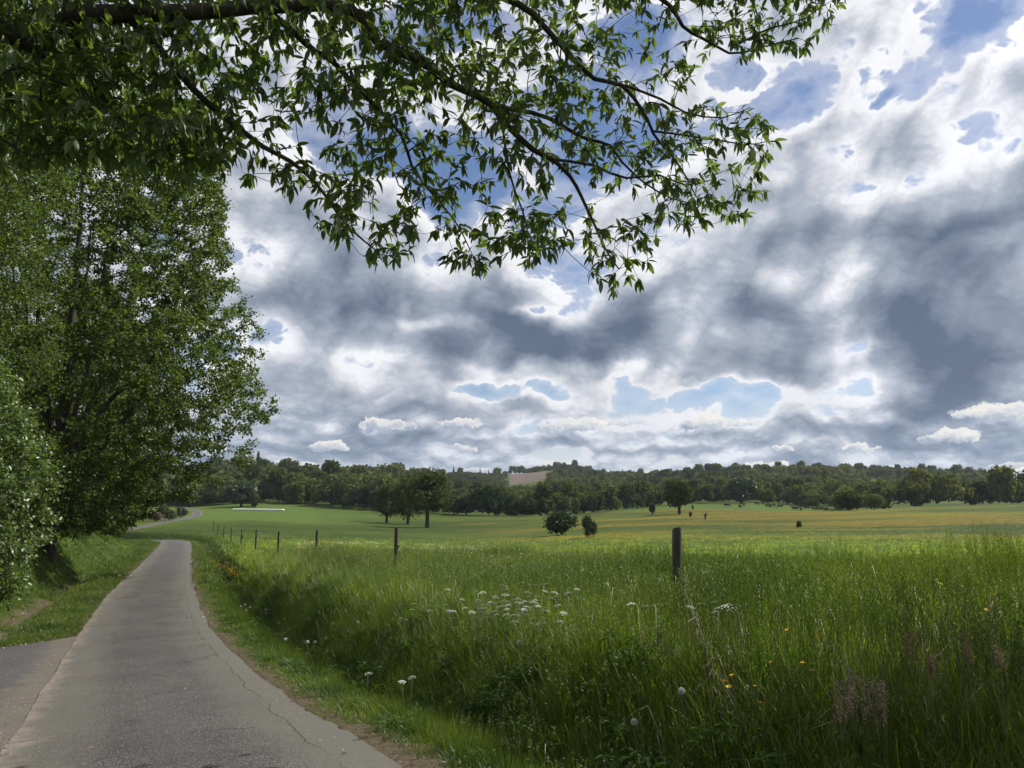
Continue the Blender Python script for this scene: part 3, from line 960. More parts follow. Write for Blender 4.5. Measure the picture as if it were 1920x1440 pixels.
def build_grass():
    r = random.Random(5)
    tall = [template('tall_tuft', blades(22, .62, .6, .0085, .13, .42, r).mesh('tall_tuft', M_grass)) for _ in range(5)]
    tall += [template('fine_tuft', blades(26, .55, .6, .0055, .15, .30, r).mesh('fine_tuft', M_grass)) for _ in range(2)]
    # tufts going to seed
    for _ in range(2):
        b = blades(10, .60, .3, .006, .12, .25, r)
        for i in range(6):
            a, h = r.uniform(0, 6.28), r.uniform(.62, .85)
            bx, by = r.uniform(-.1, .1), r.uniform(-.1, .1)
            tip = np.array([bx + cos(a) * .12, by + sin(a) * .12, h])
            b.tubes2([[bx, by, 0]], [tip], [.0015], [.0012], 3)
            for k in range(7):
                q = tip + np.array([r.uniform(-.012, .012), r.uniform(-.012, .012), k * .016 - .03])
                b.tubes2([q], [q + np.array([r.uniform(-.02, .02), r.uniform(-.02, .02), .02])], [.003], [.0006], 3)
        tall.append(template('seeding_tuft', b.mesh('seeding_tuft', M_grass)))
    for _ in range(2):
        b = Buf()
        for i in range(9):
            a, h = r.uniform(0, 6.28), r.uniform(.3, .8)
            k = r.uniform(.1, .9)
            L = [(0, 0, 0), (cos(a) * h * .2 * k, sin(a) * h * .2 * k, h * .5), (cos(a) * h * .6 * k, sin(a) * h * .6 * k, h * (1 - .3 * k)), (cos(a) * h * 1.0 * k, sin(a) * h * 1.0 * k, h * (1.05 - .6 * k))]
            b.tube(np.array(L) + (r.uniform(-.12, .12), r.uniform(-.12, .12), 0), [.0022, .002, .0018, .001], 3)
        tall.append(template('straw_tuft', b.mesh('straw_tuft', M_straw)))
    far = [template('far_tuft', blades(14, .55, .5, .016, .30, .28, r, 2).mesh('far_tuft', M_grass)) for _ in range(4)]
    short = [template('short_tuft', blades(20, .14, .6, .006, .09, .55, r, 2, .4).mesh('short_tuft', M_short)) for _ in range(5)]
    shortf = [template('short_far_tuft', blades(14, .16, .5, .014, .22, .5, r, 2, .4).mesh('short_far_tuft', M_short)) for _ in range(3)]

    def emit(name, x, y, keep, tm, smin, smax, label, hz=None, lean=.12):
        x, y = x[keep], y[keep]
        z = ground(x, y) - .02
        n = len(x)
        s = rng.uniform(smin, smax, n)
        h = s * (1 if hz is None else hz[keep])
        rot = np.stack([rng.normal(0, lean, n), rng.normal(0, lean, n), rng.uniform(0, 6.28, n)], -1)
        ix = rng.integers(0, len(tm), n)
        if name == 'tall_grass':
            dry = rng.random(n) < .045 + .10 * sstep(.58, .70, fbm(x * .8, y * .8, 3, 51))
            ix = np.where(dry, len(tm) - 1 - (np.arange(n) % 2), rng.integers(0, len(tm) - 2, n))
        scatter(name, np.column_stack([x, y, z]), rot, np.stack([s, s, h], -1), ix, tm, label, 'grass')
    # tall hay grass of the field and the bank beside the ditch
    x, y = pick_points(170000, 1.6, 36, 150, 2250, .6)
    sd, I = road_sd(x, y)
    s = sd - HW
    pn = fbm(x * .55, y * .55, 4, 77)
    hz = (.38 + 1.0 * pn) * (1 - .22 * sstep(9, 24, y))
    keep = (s > 1.0 + .5 * (pn - .5)) & (x * x + y * y > 6.3) & (rng.random(len(x)) < sstep(.8, 1.8, s) * (.55 + .6 * fbm(x * 1.7, y * 1.7, 3, 5)) * sstep(37, 22, y))
    hz = hz * (.45 + .55 * sstep(1.1, 2.8, s)) * (1 - .28 * sstep(5, 2.2, y) )
    emit('tall_grass', x, y, keep, tall, .8, 1.25, 'tall green hay grass on the bank and field around the wooden posts', hz)
    x, y = pick_points(98000, 14, 118, 250, 2150, .66)
    sd, I = road_sd(x, y)
    s = sd - HW
    pn = fbm(x * .25, y * .25, 4, 77)
    keep = (s > 2.2) & (rng.random(len(x)) < (sstep(112, 40, y + (pn - .5) * 30) ** 1.6 * .95) * sstep(14, 32, y))
    emit('meadow_grass', x, y, keep, far, .75, 1.25, 'hay grass further down the field beyond the first posts', (.26 + .55 * pn) * (1 - .45 * sstep(45, 85, y)))
    # short grass: verges and the left-hand bank
    x, y = pick_points(90000, 3.0, 34, -420, 1250, .62)
    sd, I = road_sd(x, y)
    l, s = -sd - HW, sd - HW
    pn = fbm(x * 1.1, y * 1.1, 4, 7)
    left = (l > .02 + .25 * (pn - .4)) & (side_in(x, y) < -.05 - .25 * pn) & (rng.random(len(x)) < 1 - .97 * sstep(.66, .36, np.abs(l - 2.05)) * sstep(.28, .42, fbm(x * .9, y * .9, 4, 11)))
    right = (s > .06 + .45 * (pn - .4)) & (s < 1.5) & (rng.random(len(x)) < sstep(-.1, .55, s) - .6 * sstep(1.0, .3, s) * sstep(10, 6, y))
    hz = np.where(sd > 0, .40 + 2.2 * sstep(.2, 1.1, s) * (pn * 1.5 + .15), .45 + 1.1 * pn)
    emit('verge_grass', x, y, left | right, short, .8, 1.4, 'short green grass along both verges of the lane', hz, .25)
    x, y = pick_points(34000, 30, 100, -300, 620, .8)
    sd, I = road_sd(x, y)
    keep = (np.abs(sd) - HW > .1) & ((sd < 0) | (sd - HW < 3.2))
    emit('bank_grass', x, y, keep, shortf, .8, 1.5, 'rough grass on the far bank and verges towards the bend', None, .2)


FAST = os.environ.get('SKIP', '')
if 'G' not in FAST:
    build_grass()


# ------------------------------------------------------------------ placing helpers
def hit(px, py, d0=2.0, d1=1500.0, off=0.0):
    """where the ray through a pixel meets the ground (plus off metres)"""
    d = np.geomspace(d0, d1, 700)
    p0 = at(px, py, 1.0)
    x, z = p0[0] * d, EYE + (p0[2] - EYE) * d
    h = ground(x, d) + off
    k = np.nonzero(z <= h)[0]
    if len(k) == 0:
        return None
    i = k[0]
    if i > 0:
        a, b = z[i - 1] - h[i - 1], h[i] - z[i]
        t = a / (a + b + 1e-9)
        dd = d[i - 1] + (d[i] - d[i - 1]) * t
    else:
        dd = d[0]
    return np.array([p0[0] * dd, dd, gz(p0[0] * dd, dd)])


def empty(name, loc, label, cat, group=None, rz=0.0):
    o = bpy.data.objects.new(name, None)
    COL.objects.link(o)
    o.location = [float(v) for v in loc]
    o.rotation_euler = (0, 0, rz)
    o.empty_display_size = .2
    o['label'] = label
    o['category'] = cat
    if group:
        o['group'] = group
    return o


# ------------------------------------------------------------------ branching
def grow(skel, att, r, up=0.6, step=.5, wob=.08):
    """skel: list of (points (n,3), radii, parent index or None). Twigs join each attractor to the nearest wood.
    Returns node positions, parents, radii and the node of each attractor."""
    P, par, R = [], [], []
    for pts, rad, pa in skel:
        prev = pa if pa is not None else -1
        if pa == 'near':
            prev = int(np.argmin(np.linalg.norm(np.array(P) - pts[0], axis=1)))
        for i, (p, q) in enumerate(zip(pts, rad)):
            P.append(np.array(p, float))
            par.append(prev)
            R.append(q)
            prev = len(P) - 1
    n0 = len(P)
    A = np.array(att)
    cap = n0 + len(A) * 8
    PA = np.zeros((cap, 3))
    PA[:n0] = np.array(P)
    n = n0
    sk = PA[:n0]
    dist = np.array([np.min(np.linalg.norm(sk - a, axis=1)) for a in A])
    order = np.argsort(dist)
    tips = np.zeros(len(A), int)
    for ai in order:
        a = A[ai]
        d = PA[:n] - a
        c = np.sqrt((d * d).sum(1)) + up * np.maximum(d[:, 2], 0)
        j = int(np.argmin(c))
        L = float(np.linalg.norm(a - PA[j]))
        m = int(min(6, max(1, round(L / step))))
        p0 = PA[j].copy()
        mid = (p0 + a) / 2 + np.array([r.gauss(0, wob), r.gauss(0, wob), r.gauss(0, wob) + .10 * (1 if up > 0 else -1)]) * L
        prev = j
        for k in range(1, m + 1):
            t = k / m
            PA[n] = (1 - t) ** 2 * p0 + 2 * t * (1 - t) * mid + t * t * a
            par.append(prev)
            R.append(0)
            prev = n
            n += 1
        tips[ai] = prev
    return PA[:n], np.array(par), np.array(R, float), tips, n0


def pipe(par, R, tip_r, n0, expo=2.3, floor=0.0):
    n = len(par)
    acc = np.zeros(n)
    child = np.zeros(n, bool)
    pp = par[par >= 0]
    child[pp] = True
    acc[~child] = tip_r ** expo
    for i in range(n - 1, n0 - 1, -1):
        acc[par[i]] += acc[i]
    rr = np.maximum(acc, 1e-12) ** (1 / expo)
    rr[:n0] = R[:n0]
    return np.maximum(rr, floor)


# ------------------------------------------------------------------ leaf shapes
def lance(curl, fold, n=4, w=.165):
    ys = np.linspace(0, 1, n + 1)
    hw = w * np.sin(pi * np.clip(ys, 0, 1) ** .85) ** .8
    V, F = [], []
    for i, (y, h) in enumerate(zip(ys, hw)):
        z = -curl * y * y
        V.append((0, y, z))
        if 0 < i < n:
            V.append((-h, y, z + fold * h))
            V.append((h, y, z + fold * h))
    m = lambda i: 0 if i == 0 else (1 + 3 * (i - 1))
    for i in range(n):
        a, b = m(i), m(i + 1)
        if i == 0:
            F += [(a, b, b + 1, b + 1), (a, b + 2, b, b)]
        elif i == n - 1:
            F += [(a, b, a + 1, a + 1), (a, a + 2, b, b)]
        else:
            F += [(a, b, b + 1, a + 1), (a, a + 2, b + 2, b)]
    return np.array(V), np.array(F)


SMALL = (np.array([(0, 0, 0), (-.32, .45, .10), (0, 1, -.08), (.32, .45, .10)]), np.array([(0, 2, 1, 1), (0, 3, 2, 2)]))


# ------------------------------------------------------------------ the chestnut over the lane
def inside_poly(px, py, poly):
    c = np.zeros(len(px), bool)
    n = len(poly)
    for i in range(n):
        (x1, y1), (x2, y2) = poly[i], poly[(i + 1) % n]
        c ^= ((y1 > py) != (y2 > py)) & (px < (x2 - x1) * (py - y1) / (y2 - y1 + 1e-9) + x1)
    return c


def build_chestnut():
    r = random.Random(21)
    base = np.array([-7.6, -0.6, gz(-7.6, -.6)])
    fork = np.array([-7.1, 0.3, base[2] + 4.6])
    T = lambda L, r0, r1: ([at(*p) for p in L], list(np.linspace(r0, r1, len(L))))
    skel = []
    trunk = [base, base + (.05, .1, 1.5), base + (.2, .4, 3.2), fork, fork + (.4, .5, 1.5)]
    skel.append((trunk, [.46, .38, .34, .30, .2], None))

    def br(L, r0, r1, pa='near'):
        p, q = T(L, r0, r1)
        # dense, slightly wavy line
        P = resample(np.array(p), .22)
        P = P + np.array([[vnoise(np.array([i * .4]), np.array([len(skel) * 3.]))[0] - .5, 0, vnoise(np.array([i * .4 + 50]), np.array([len(skel) * 3.]))[0] - .5] for i in range(len(P))]) * .07
        skel.append((list(P), list(np.linspace(r0, r1, len(P))), pa))
    # heavy limb along the top of the picture
    lim = [fork, fork + np.array([1.0, 2.0, .7])] + [at(*p) for p in [(-60, 22, 5.2), (120, 26, 5.5), (330, 24, 5.8), (480, 12, 6.1), (600, -14, 6.4), (760, -70, 6.8)]]
    P = resample(np.array(lim), .3)
    skel.append((list(P), list(np.linspace(.13, .05, len(P))), 3))
    br([(480, 12, 6.1), (653, 22, 6.3), (711, 70, 6.4), (770, 109, 6.5), (828, 144, 6.6), (867, 167, 6.65), (917, 198, 6.7), (945, 233, 6.8), (993, 276, 6.9), (1028, 296, 7), (1067, 334, 7.05), (1090, 373, 7.1), (1118, 420, 7.1), (1133, 459, 7.1), (1157, 498, 7.15)], .052, .006)
    br([(1028, 296, 7), (1118, 307, 7.2), (1172, 334, 7.3), (1234, 331, 7.4), (1289, 350, 7.6), (1340, 330, 7.7)], .016, .005)
    br([(850, -40, 6.2), (978, 5, 6.6), (1020, 40, 6.7), (1055, 80, 6.8), (1118, 148, 7.0), (1172, 163, 7.1), (1211, 210, 7.2), (1223, 249, 7.3), (1250, 288, 7.4), (1289, 338, 7.5), (1308, 372, 7.5)], .034, .005)
    br([(867, 167, 6.65), (930, 195, 6.9), (993, 214, 7.1), (1055, 241, 7.2), (1102, 261, 7.3), (1149, 276, 7.4), (1164, 307, 7.5), (1203, 342, 7.6), (1260, 372, 7.7), (1330, 385, 7.8)], .026, .005)
    br([(1150, -60, 6.6), (1250, 12, 7.0), (1273, 43, 7.1), (1312, 74, 7.3), (1367, 97, 7.4), (1430, 85, 7.5), (1500, 70, 7.6)], .024, .006)
    br([(1367, 97, 7.4), (1400, 70, 7.5), (1444, 47, 7.6), (1510, 30, 7.7), (1550, 10, 7.8)], .012, .005)
    br([(1172, 163, 7.1), (1240, 190, 7.3), (1290, 215, 7.4), (1360, 225, 7.6), (1410, 205, 7.7)], .014, .005)
    br([(1223, 249, 7.3), (1266, 253, 7.4), (1340, 264, 7.6), (1390, 270, 7.7), (1437, 262, 7.8)], .013, .005)
    br([(230, 24, 5.7), (300, 90, 5.9), (365, 165, 6.1), (423, 218, 6.2), (489, 272, 6.4), (548, 303, 6.5), (595, 350, 6.6), (633, 400, 6.7), (680, 447, 6.8), (715, 478, 6.9)], .036, .005)
    br([(480, 12, 6.1), (556, 58, 6.3), (595, 97, 6.4), (633, 124, 6.5), (672, 167, 6.6), (696, 195, 6.7), (750, 249, 6.8), (770, 311, 6.9), (797, 350, 7.0), (850, 410, 7.1), (880, 470, 7.2)], .030, .005)
    br([(120, 26, 5.5), (150, 110, 5.7), (190, 190, 5.8), (250, 250, 5.9), (320, 300, 6.0)], .026, .006)
    br([(-60, 60, 5.2), (40, 130, 5.3), (130, 160, 5.5), (220, 190, 5.7)], .022, .006)
    br([(-80, 200, 5.2), (0, 250, 5.3), (60, 290, 5.4)], .018, .006)
    br([(945, 233, 6.8), (950, 300, 6.8), (962, 360, 6.9), (985, 420, 7.0), (1000, 470, 7.0)], .014, .005)
    br([(600, -14, 6.4), (800, -60, 6.6), (1100, -90, 6.9), (1400, -110, 7.3), (1750, -190, 7.8), (2100, -230, 8.2), (2350, -240, 8.5)], .06, .012)
    # where twig tips sit
    poly = [(-260, -420), (2900, -420), (2900, -200), (1640, -60), (1572, 22), (1512, 92), (1440, 112), (1370, 118), (1300, 100), (1335, 165), (1425, 190), (1468, 245), (1440, 300), (1450, 345),
            (1420, 392), (1335, 437), (1262, 430), (1220, 455), (1215, 522), (1145, 552), (1105, 520), (1098, 440), (1052, 470), (1020, 492), (905, 505), (850, 495), (800, 455), (715, 505), (665, 462),
            (600, 428), (560, 372), (500, 330), (452, 350), (400, 320), (345, 335), (260, 305), (100, 300), (-60, 330), (-260, 330)]
    n = 46000
    px, py = rng.uniform(-240, 2900, n), rng.uniform(-420, 560, n)
    ins = inside_poly(px, py, poly)
    dens = np.full(n, .50)
    dens = np.where(px < 440, .90, dens)
    dens = np.where((px > 440) & (px < 1180) & (py < 200), .75, dens)
    dens = np.where(py < -30, .30, dens)
    dens = np.where((py < -60) & (px > 1500), 1.2, dens)
    dens = np.where((px > 1080) & (py > -30), .50, dens)
    for hx, hy, rx, ry, k in [(1320, 170, 90, 55, 1), (1230, 75, 60, 34, .9), (560, 250, 70, 36, .9), (870, 300, 60, 30, .5), (1075, 330, 50, 22, .8), (930, 360, 60, 22, .6), (1180, 235, 34, 26, .8), (480, 200, 40, 25, .5),
                              (1110, 390, 40, 40, .9), (1000, 395, 40, 18, .7), (1160, 400, 40, 30, .8), (460, 325, 30, 20, .5), (700, 385, 40, 20, .5), (960, 60, 50, 30, .5), (820, 200, 40, 24, .6), (1350, 300, 50, 20, .6), (240, 130, 26, 16, .5), (345, 180, 26, 20, .7),
                              (690, 115, 40, 26, .6), (1340, 40, 50, 16, .6), (1395, 150, 60, 26, 1), (1290, 300, 30, 16, .6), (1050, 180, 30, 16, .4), (1000, 120, 26, 14, .4), (620, 190, 40, 22, .6), (780, 260, 30, 20, .5)]:
        dens = dens * (1 - k * np.exp(-(((px - hx) / rx) ** 2 + ((py - hy) / ry) ** 2)))
    clump = .55 + .9 * fbm(px * .022, py * .022, 3, 3)
    ok = ins & (rng.random(n) < dens * clump * .42)
    px, py = px[ok], py[ok]
    dep = 5.6 + 1.9 * np.clip((px + 100) / 1400, 0, 1.2) + rng.normal(0, .55, len(px)) - np.where(py < 0, .5, 0)
    att = [at(a, b, c) for a, b, c in zip(px, py, dep)]
    P, par, R, tips, n0 = grow(skel, att, r, up=-.0001, step=.16, wob=.10)
    rr = pipe(par, R, .0022, n0, 2.4, .0018)
    tree = empty('chestnut_tree', base, 'big chestnut tree arching its leafy boughs over the lane', 'tree')
    # trunk, limbs and twigs
    tb = Buf()
    tb.tube(np.array(trunk) - base, [.46, .38, .34, .30, .18], 14)
    link('trunk', tb.mesh('chestnut_trunk', M_bark, True), tree)
    for pts, rad, pa in skel[1:]:
        b = Buf()
        b.tube(np.array(pts) - base, rad, 8)
        link('limb', b.mesh('chestnut_limb', M_bark, True), tree)
    tw = Buf()
    ch = np.arange(n0, len(P))
    pr = par[ch]
    tw.tubes2(P[pr] - base, P[ch] - base, np.minimum(rr[pr], np.maximum(rr[ch] * 1.25, .0022)), rr[ch], 4)
    o = link('twig', tw.mesh('chestnut_twigs', M_bark), tree, kind='stuff')
    # leaves: rosettes at the twig tips, hanging
    D, O, S, G = [], [], [], []
    for t in tips:
        d = P[t] - P[par[t]]
        d = d / (np.linalg.norm(d) + 1e-9)
        k = r.choice([5, 6, 6, 7, 8])
        a0 = r.uniform(0, 6.28)
        ax = np.cross(d, (0, 0, 1.0))
        ax = ax / (np.linalg.norm(ax) + 1e-6)
        ay = np.cross(d, ax)
        spread = r.uniform(.7, 1.25)
        for i in range(k):
            a = a0 + i * 2.4 + r.uniform(-.3, .3)
            e = spread * r.uniform(.7, 1.15)
            v = d * cos(e) + (ax * cos(a) + ay * sin(a)) * sin(e)
            v = v + np.array([0, 0, -r.uniform(.2, 1.2)])
            D.append(v)
            back = P[par[t]] - P[t]
            O.append(P[t] + back * r.uniform(0, .9) * (i / k))
            S.append(r.uniform(.070, .145) * (1.0 if i < 5 else .8))
    D, O, S = np.array(D), np.array(O), np.array(S)
    N = len(D)
    M = frames(D, (0, 0, 1), rng.uniform(-.9, .9, N)) * S[:, None, None]
    var = rng.integers(0, 4, N)
    shapes = [lance(.10, .25), lance(.28, .5), lance(-.06, .15, w=.18), lance(.42, .4, w=.15)]
    # the 300 that show largest: inside the frame and nearest
    f = O[:, 1] * cos(PITCH) + (O[:, 2] - EYE) * sin(PITCH)
    upc = -O[:, 1] * sin(PITCH) + (O[:, 2] - EYE) * cos(PITCH)
    qx, qy = 960 + FPX * O[:, 0] / f, 720 - FPX * upc / f
    view = (qx > 20) & (qx < 1900) & (qy > 15) & (f > 1)
    # how squarely each leaf faces the camera
    nrm = M[:, :, 2] / S[:, None]
    fac = np.abs((nrm * (O - (0, 0, EYE)) / np.linalg.norm(O - (0, 0, EYE), axis=1)[:, None]).sum(1))
    dirc = M[:, :, 1] / S[:, None]
    los = (O - (0, 0, EYE)) / np.linalg.norm(O - (0, 0, EYE), axis=1)[:, None]
    across = np.sqrt(1 - np.clip((dirc * los).sum(1), -1, 1) ** 2)
    size = S * across * (.3 + .7 * fac) / f * view
    big = np.argsort(-size)[:300]
    isb = np.zeros(N, bool)
    isb[big] = True
    lm = []
    for TV, TF in shapes:
        b = Buf()
        b.add(TV, TF)
        lm.append(b.mesh('chestnut_leaf', M_chest))
    from mathutils import Matrix
    for i in big:
        o = bpy.data.objects.new('leaf', lm[var[i]])
        COL.objects.link(o)
        o.parent = tree
        m = np.eye(4)
        m[:3, :3] = M[i]
        m[:3, 3] = O[i] - base
        o.matrix_local = Matrix(m.tolist())
    b = Buf()
    for k, (TV, TF) in enumerate(shapes):
        w = (var == k) & ~isb
        b.stamp(TV, TF, M[w], O[w] - base)
    link('foliage', b.mesh('chestnut_foliage', M_chest), tree, kind='stuff')
    print('chestnut leaves', N, 'twig tips', len(tips))


if 'C' not in FAST:
    build_chestnut()


# ------------------------------------------------------------------ tall trees on the left bank
def leafy_tree(name, base, stems, env, ntip, per, size, mat, bark, label, cat='tree', group=None, seed=1, tip_r=.003, droop=.25, clump=.22, up=.5, bw=.12):
    """stems: list of (polyline relative to base, r0, r1); env(n, r) gives tip positions relative to base"""
    r = random.Random(seed)
    rg = np.random.default_rng(seed)
    skel = []
    for i, (L, r0, r1) in enumerate(stems):
        P = resample(np.array(L, float), .5)
        w = np.cumsum(rg.normal(0, .03, P.shape), axis=0)
        w[:, 2] = 0
        P = P + w * np.linspace(0, 1, len(P))[:, None]
        skel.append((list(P), list(np.linspace(r0, r1, len(P))), None if i == 0 else 'near'))
    att = env(ntip, rg)
    P, par, R, tips, n0 = grow(skel, list(att), r, up=up, step=.55, wob=.09)
    rr = pipe(par, R, tip_r, n0, 2.2, tip_r)
    tree = empty(name, base, label, cat, group)
    tb = Buf()
    for pts, rad, pa in skel:
        tb.tube(np.array(pts), rad, 9)
    ch = np.arange(n0, len(P))
    pr = par[ch]
    tb.tubes2(P[pr], P[ch], np.minimum(rr[pr], rr[ch] * 1.3), rr[ch], 4)
    link('trunk', tb.mesh(name + '_trunk', bark), tree)
    # leaves along the last stretch of every twig
    n = len(tips) * per
    ti = np.repeat(tips, per)
    t = rg.random(n) ** .6
    p0, p1 = P[par[ti]], P[ti]
    O = p0 + (p1 - p0) * (t[:, None] * 1.15) + rg.normal(0, clump, (n, 3)) * (.6, .6, .45)
    d = (p1 - p0)
    d /= np.linalg.norm(d, axis=1)[:, None] + 1e-6
    D = d * .6 + rg.normal(0, .75, (n, 3)) + (0, 0, -droop)
    S = size * rg.uniform(.65, 1.25, n)
    M = frames(D, (0, 0, 1), rg.uniform(-1.2, 1.2, n)) * S[:, None, None]
    b = Buf()
    b.stamp(*SMALL, M, O)
    link('crown', b.mesh(name + '_crown', mat), tree)
    return tree


def env_crown(h0, h1, rad, prof, cx=0, cy=0, shell=.55, lump=.25, seed=0, sq=(1, 1)):
    """tip positions filling a crown: prof maps height fraction to radius fraction"""
    def f(n, rg):
        out = []
        ph = rg.uniform(0, 6.28, 6)
        while len(out) < n:
            t = rg.random()
            a = rg.uniform(0, 2 * pi)
            R = rad * np.interp(t, prof[0], prof[1])
            R *= 1 + lump * (sin(a * 2 + ph[0] + t * 5) + sin(a * 3 + ph[1] - t * 9) + sin(a * 5 + ph[2] + t * 14)) / 3
            if rg.random() > (R / rad) ** 1.2 + .05:
                continue
            q = 1 - (1 - rg.random() ** .5) * (1 - shell * .5)
            q = max(q, .15)
            out.append((cx * t + cos(a) * R * q * sq[0], cy * t + sin(a) * R * q * sq[1], h0 + t * (h1 - h0) + rg.normal(0, .15)))
        return np.array(out)
    return f


def build_bank_trees():
    def B(px, d):
        x = U(px) * d
        return np.array([x, d, gz(x, d) - .1])

    def BL(d, l):
        """a spot l metres left of the lane's edge, at distance d"""
        i = int(np.argmin(np.abs(RS[:, 1] - d) + (RS[:, 1] > 90) * 99))
        x, y = RS[i, :2] - RN[i] * (HW + l)
        return np.array([x, y, gz(x, y) - .1])

    def stems(h, r, n, sp, z0=1.2, seed=0):
        q = random.Random(seed)
        st = [([(0, 0, 0), (.0, 0, h * .2), (.2, .1, h * .5), (.3, .2, h * .92)], r, .05)]
        for k in range(n):
            a = k * 2.4 + q.uniform(-.3, .3)
            l = sp * q.uniform(.55, 1.05)
            za, zb = z0 + q.uniform(0, h * .16), h * q.uniform(.62, .92)
            st.append(([(0, 0, za), (cos(a) * l * .4, sin(a) * l * .4, za + h * .16), (cos(a) * l * .8, sin(a) * l * .8, (za + zb) / 2 + .5), (cos(a) * l * 1.1, sin(a) * l * 1.1, zb)], r * .5, .03))
        return st
    G = 'tall trees on the bank beside the lane'
    b = B(100, 38)
    leafy_tree('beech_tree', b, stems(22, .32, 9, 4.6, 1.6, 2), env_crown(1.3, 26, 9.2, ([0, .06, .13, .24, .45, .7, .9, 1], [.30, .58, .80, 1, .92, .84, .62, .2]), lump=.24), 5200, 44, .175, M_tree, M_bark,
               'tallest many-stemmed green tree on the bank, its boughs reaching over the lane', group=G, seed=2, clump=.24)
    b = BL(60, 5)
    leafy_tree('beech_tree', b, stems(17, .34, 7, 3.6, 1.6, 3), env_crown(1.6, 18.5, 6.2, ([0, .08, .18, .32, .5, .75, 1], [.34, .6, .88, 1, .93, .7, .2])), 2600, 34, .20, M_tree, M_bark,
               'second leafy tree along the bank, bulging out towards the field', group=G, seed=3, clump=.35)
    b = BL(25, 5.5)
    leafy_tree('beech_tree', b, stems(17, .26, 5, 2.4, 1.8, 4), env_crown(2.2, 18, 4.4, ([0, .1, .25, .6, .85, 1], [.4, .8, 1, .9, .6, .2])), 2200, 30, .105, M_tree, M_bark,
               'dark tree at the near end of the bank, half out of the picture', group=G, seed=4)
    b = BL(76, 5.5)
    leafy_tree('beech_tree', b, stems(10, .22, 5, 2.6, 1.0, 5), env_crown(.8, 11, 4.0, ([0, .1, .25, .5, .8, 1], [.3, .6, .95, .95, .6, .15])), 1300, 32, .22, M_tree, M_bark,
               'lower rounded tree where the bank runs down to the bend', group=G, seed=5, clump=.35)
    b = BL(50, 12)
    leafy_tree('beech_tree', b, stems(15, .3, 6, 3.2, 1.0, 6), env_crown(.8, 17, 6.6, ([0, .12, .3, .5, .8, 1], [.6, .8, 1, .95, .65, .15])), 1500, 32, .19, M_tree, M_bark,
               'deeply shaded tree set back behind the tallest bank tree', group=G, seed=6, clump=.35)
    # understorey in the dark between the trunks
    Gs = 'shady bushes under the bank trees'
    for k, (d, l, h, w, lb) in enumerate([(29, 5.2, 4.4, 3.4, 'dark bush behind the hanging twigs of the pale young tree'), (35, 5.4, 4.6, 3.8, 'dark bush beside the trunk of the tallest bank tree'), (44, 5.8, 4.6, 4.0, 'shady bush between the two biggest bank trees'),
                                          (55, 5.8, 4.0, 4.0, 'shady bush at the foot of the second bank tree'), (68, 5.5, 3.2, 3.2, 'low bush below the rounded tree near the bend'), (80, 5.0, 2.2, 2.4, 'last low bush before the lane turns'), (24, 9.5, 4.0, 2.8, 'tall dark bush at the picture\'s left border')]):
        b = BL(d, l)
        st = [([(0, 0, 0), (.1, 0, h * .4), (0, .2, h * .8)], .05, .02)]
        leafy_tree('bush', b, st, env_crown(.1, h, w, ([0, .3, .7, 1], [.85, 1, .8, .3])), 420, 26, .12 if d < 40 else .17, M_tree, M_bark, lb, 'bush', Gs, seed=k + 20, clump=.3)
    # pale young tree at the left edge of the picture, sunlit and close
    b = B(-48, 17.6)
    st = [([(0, 0, 0), (.05, 0, 1.5), (.1, .05, 3.4), (.1, 0, 5.6)], .07, .015), ([(0, 0, .8), (.5, -.2, 2.2), (.8, -.3, 3.8)], .04, .012), ([(0, 0, 1.1), (-.5, .2, 2.4), (-.7, .3, 3.8)], .04, .012), ([(0, 0, 1.6), (.6, .3, 3.2), (.8, .4, 4.6)], .03, .01)]
    leafy_tree('young_tree', b, st, env_crown(1.1, 6.4, 1.45, ([0, .12, .3, .55, .8, 1], [.55, .85, 1, .9, .6, .15]), lump=.35), 750, 34, .10, M_tree2, M_bark_pale,
               'pale green young tree with shiny leaves at the picture\'s left edge', seed=9, clump=.16)


if 'T' not in FAST:
    build_bank_trees()


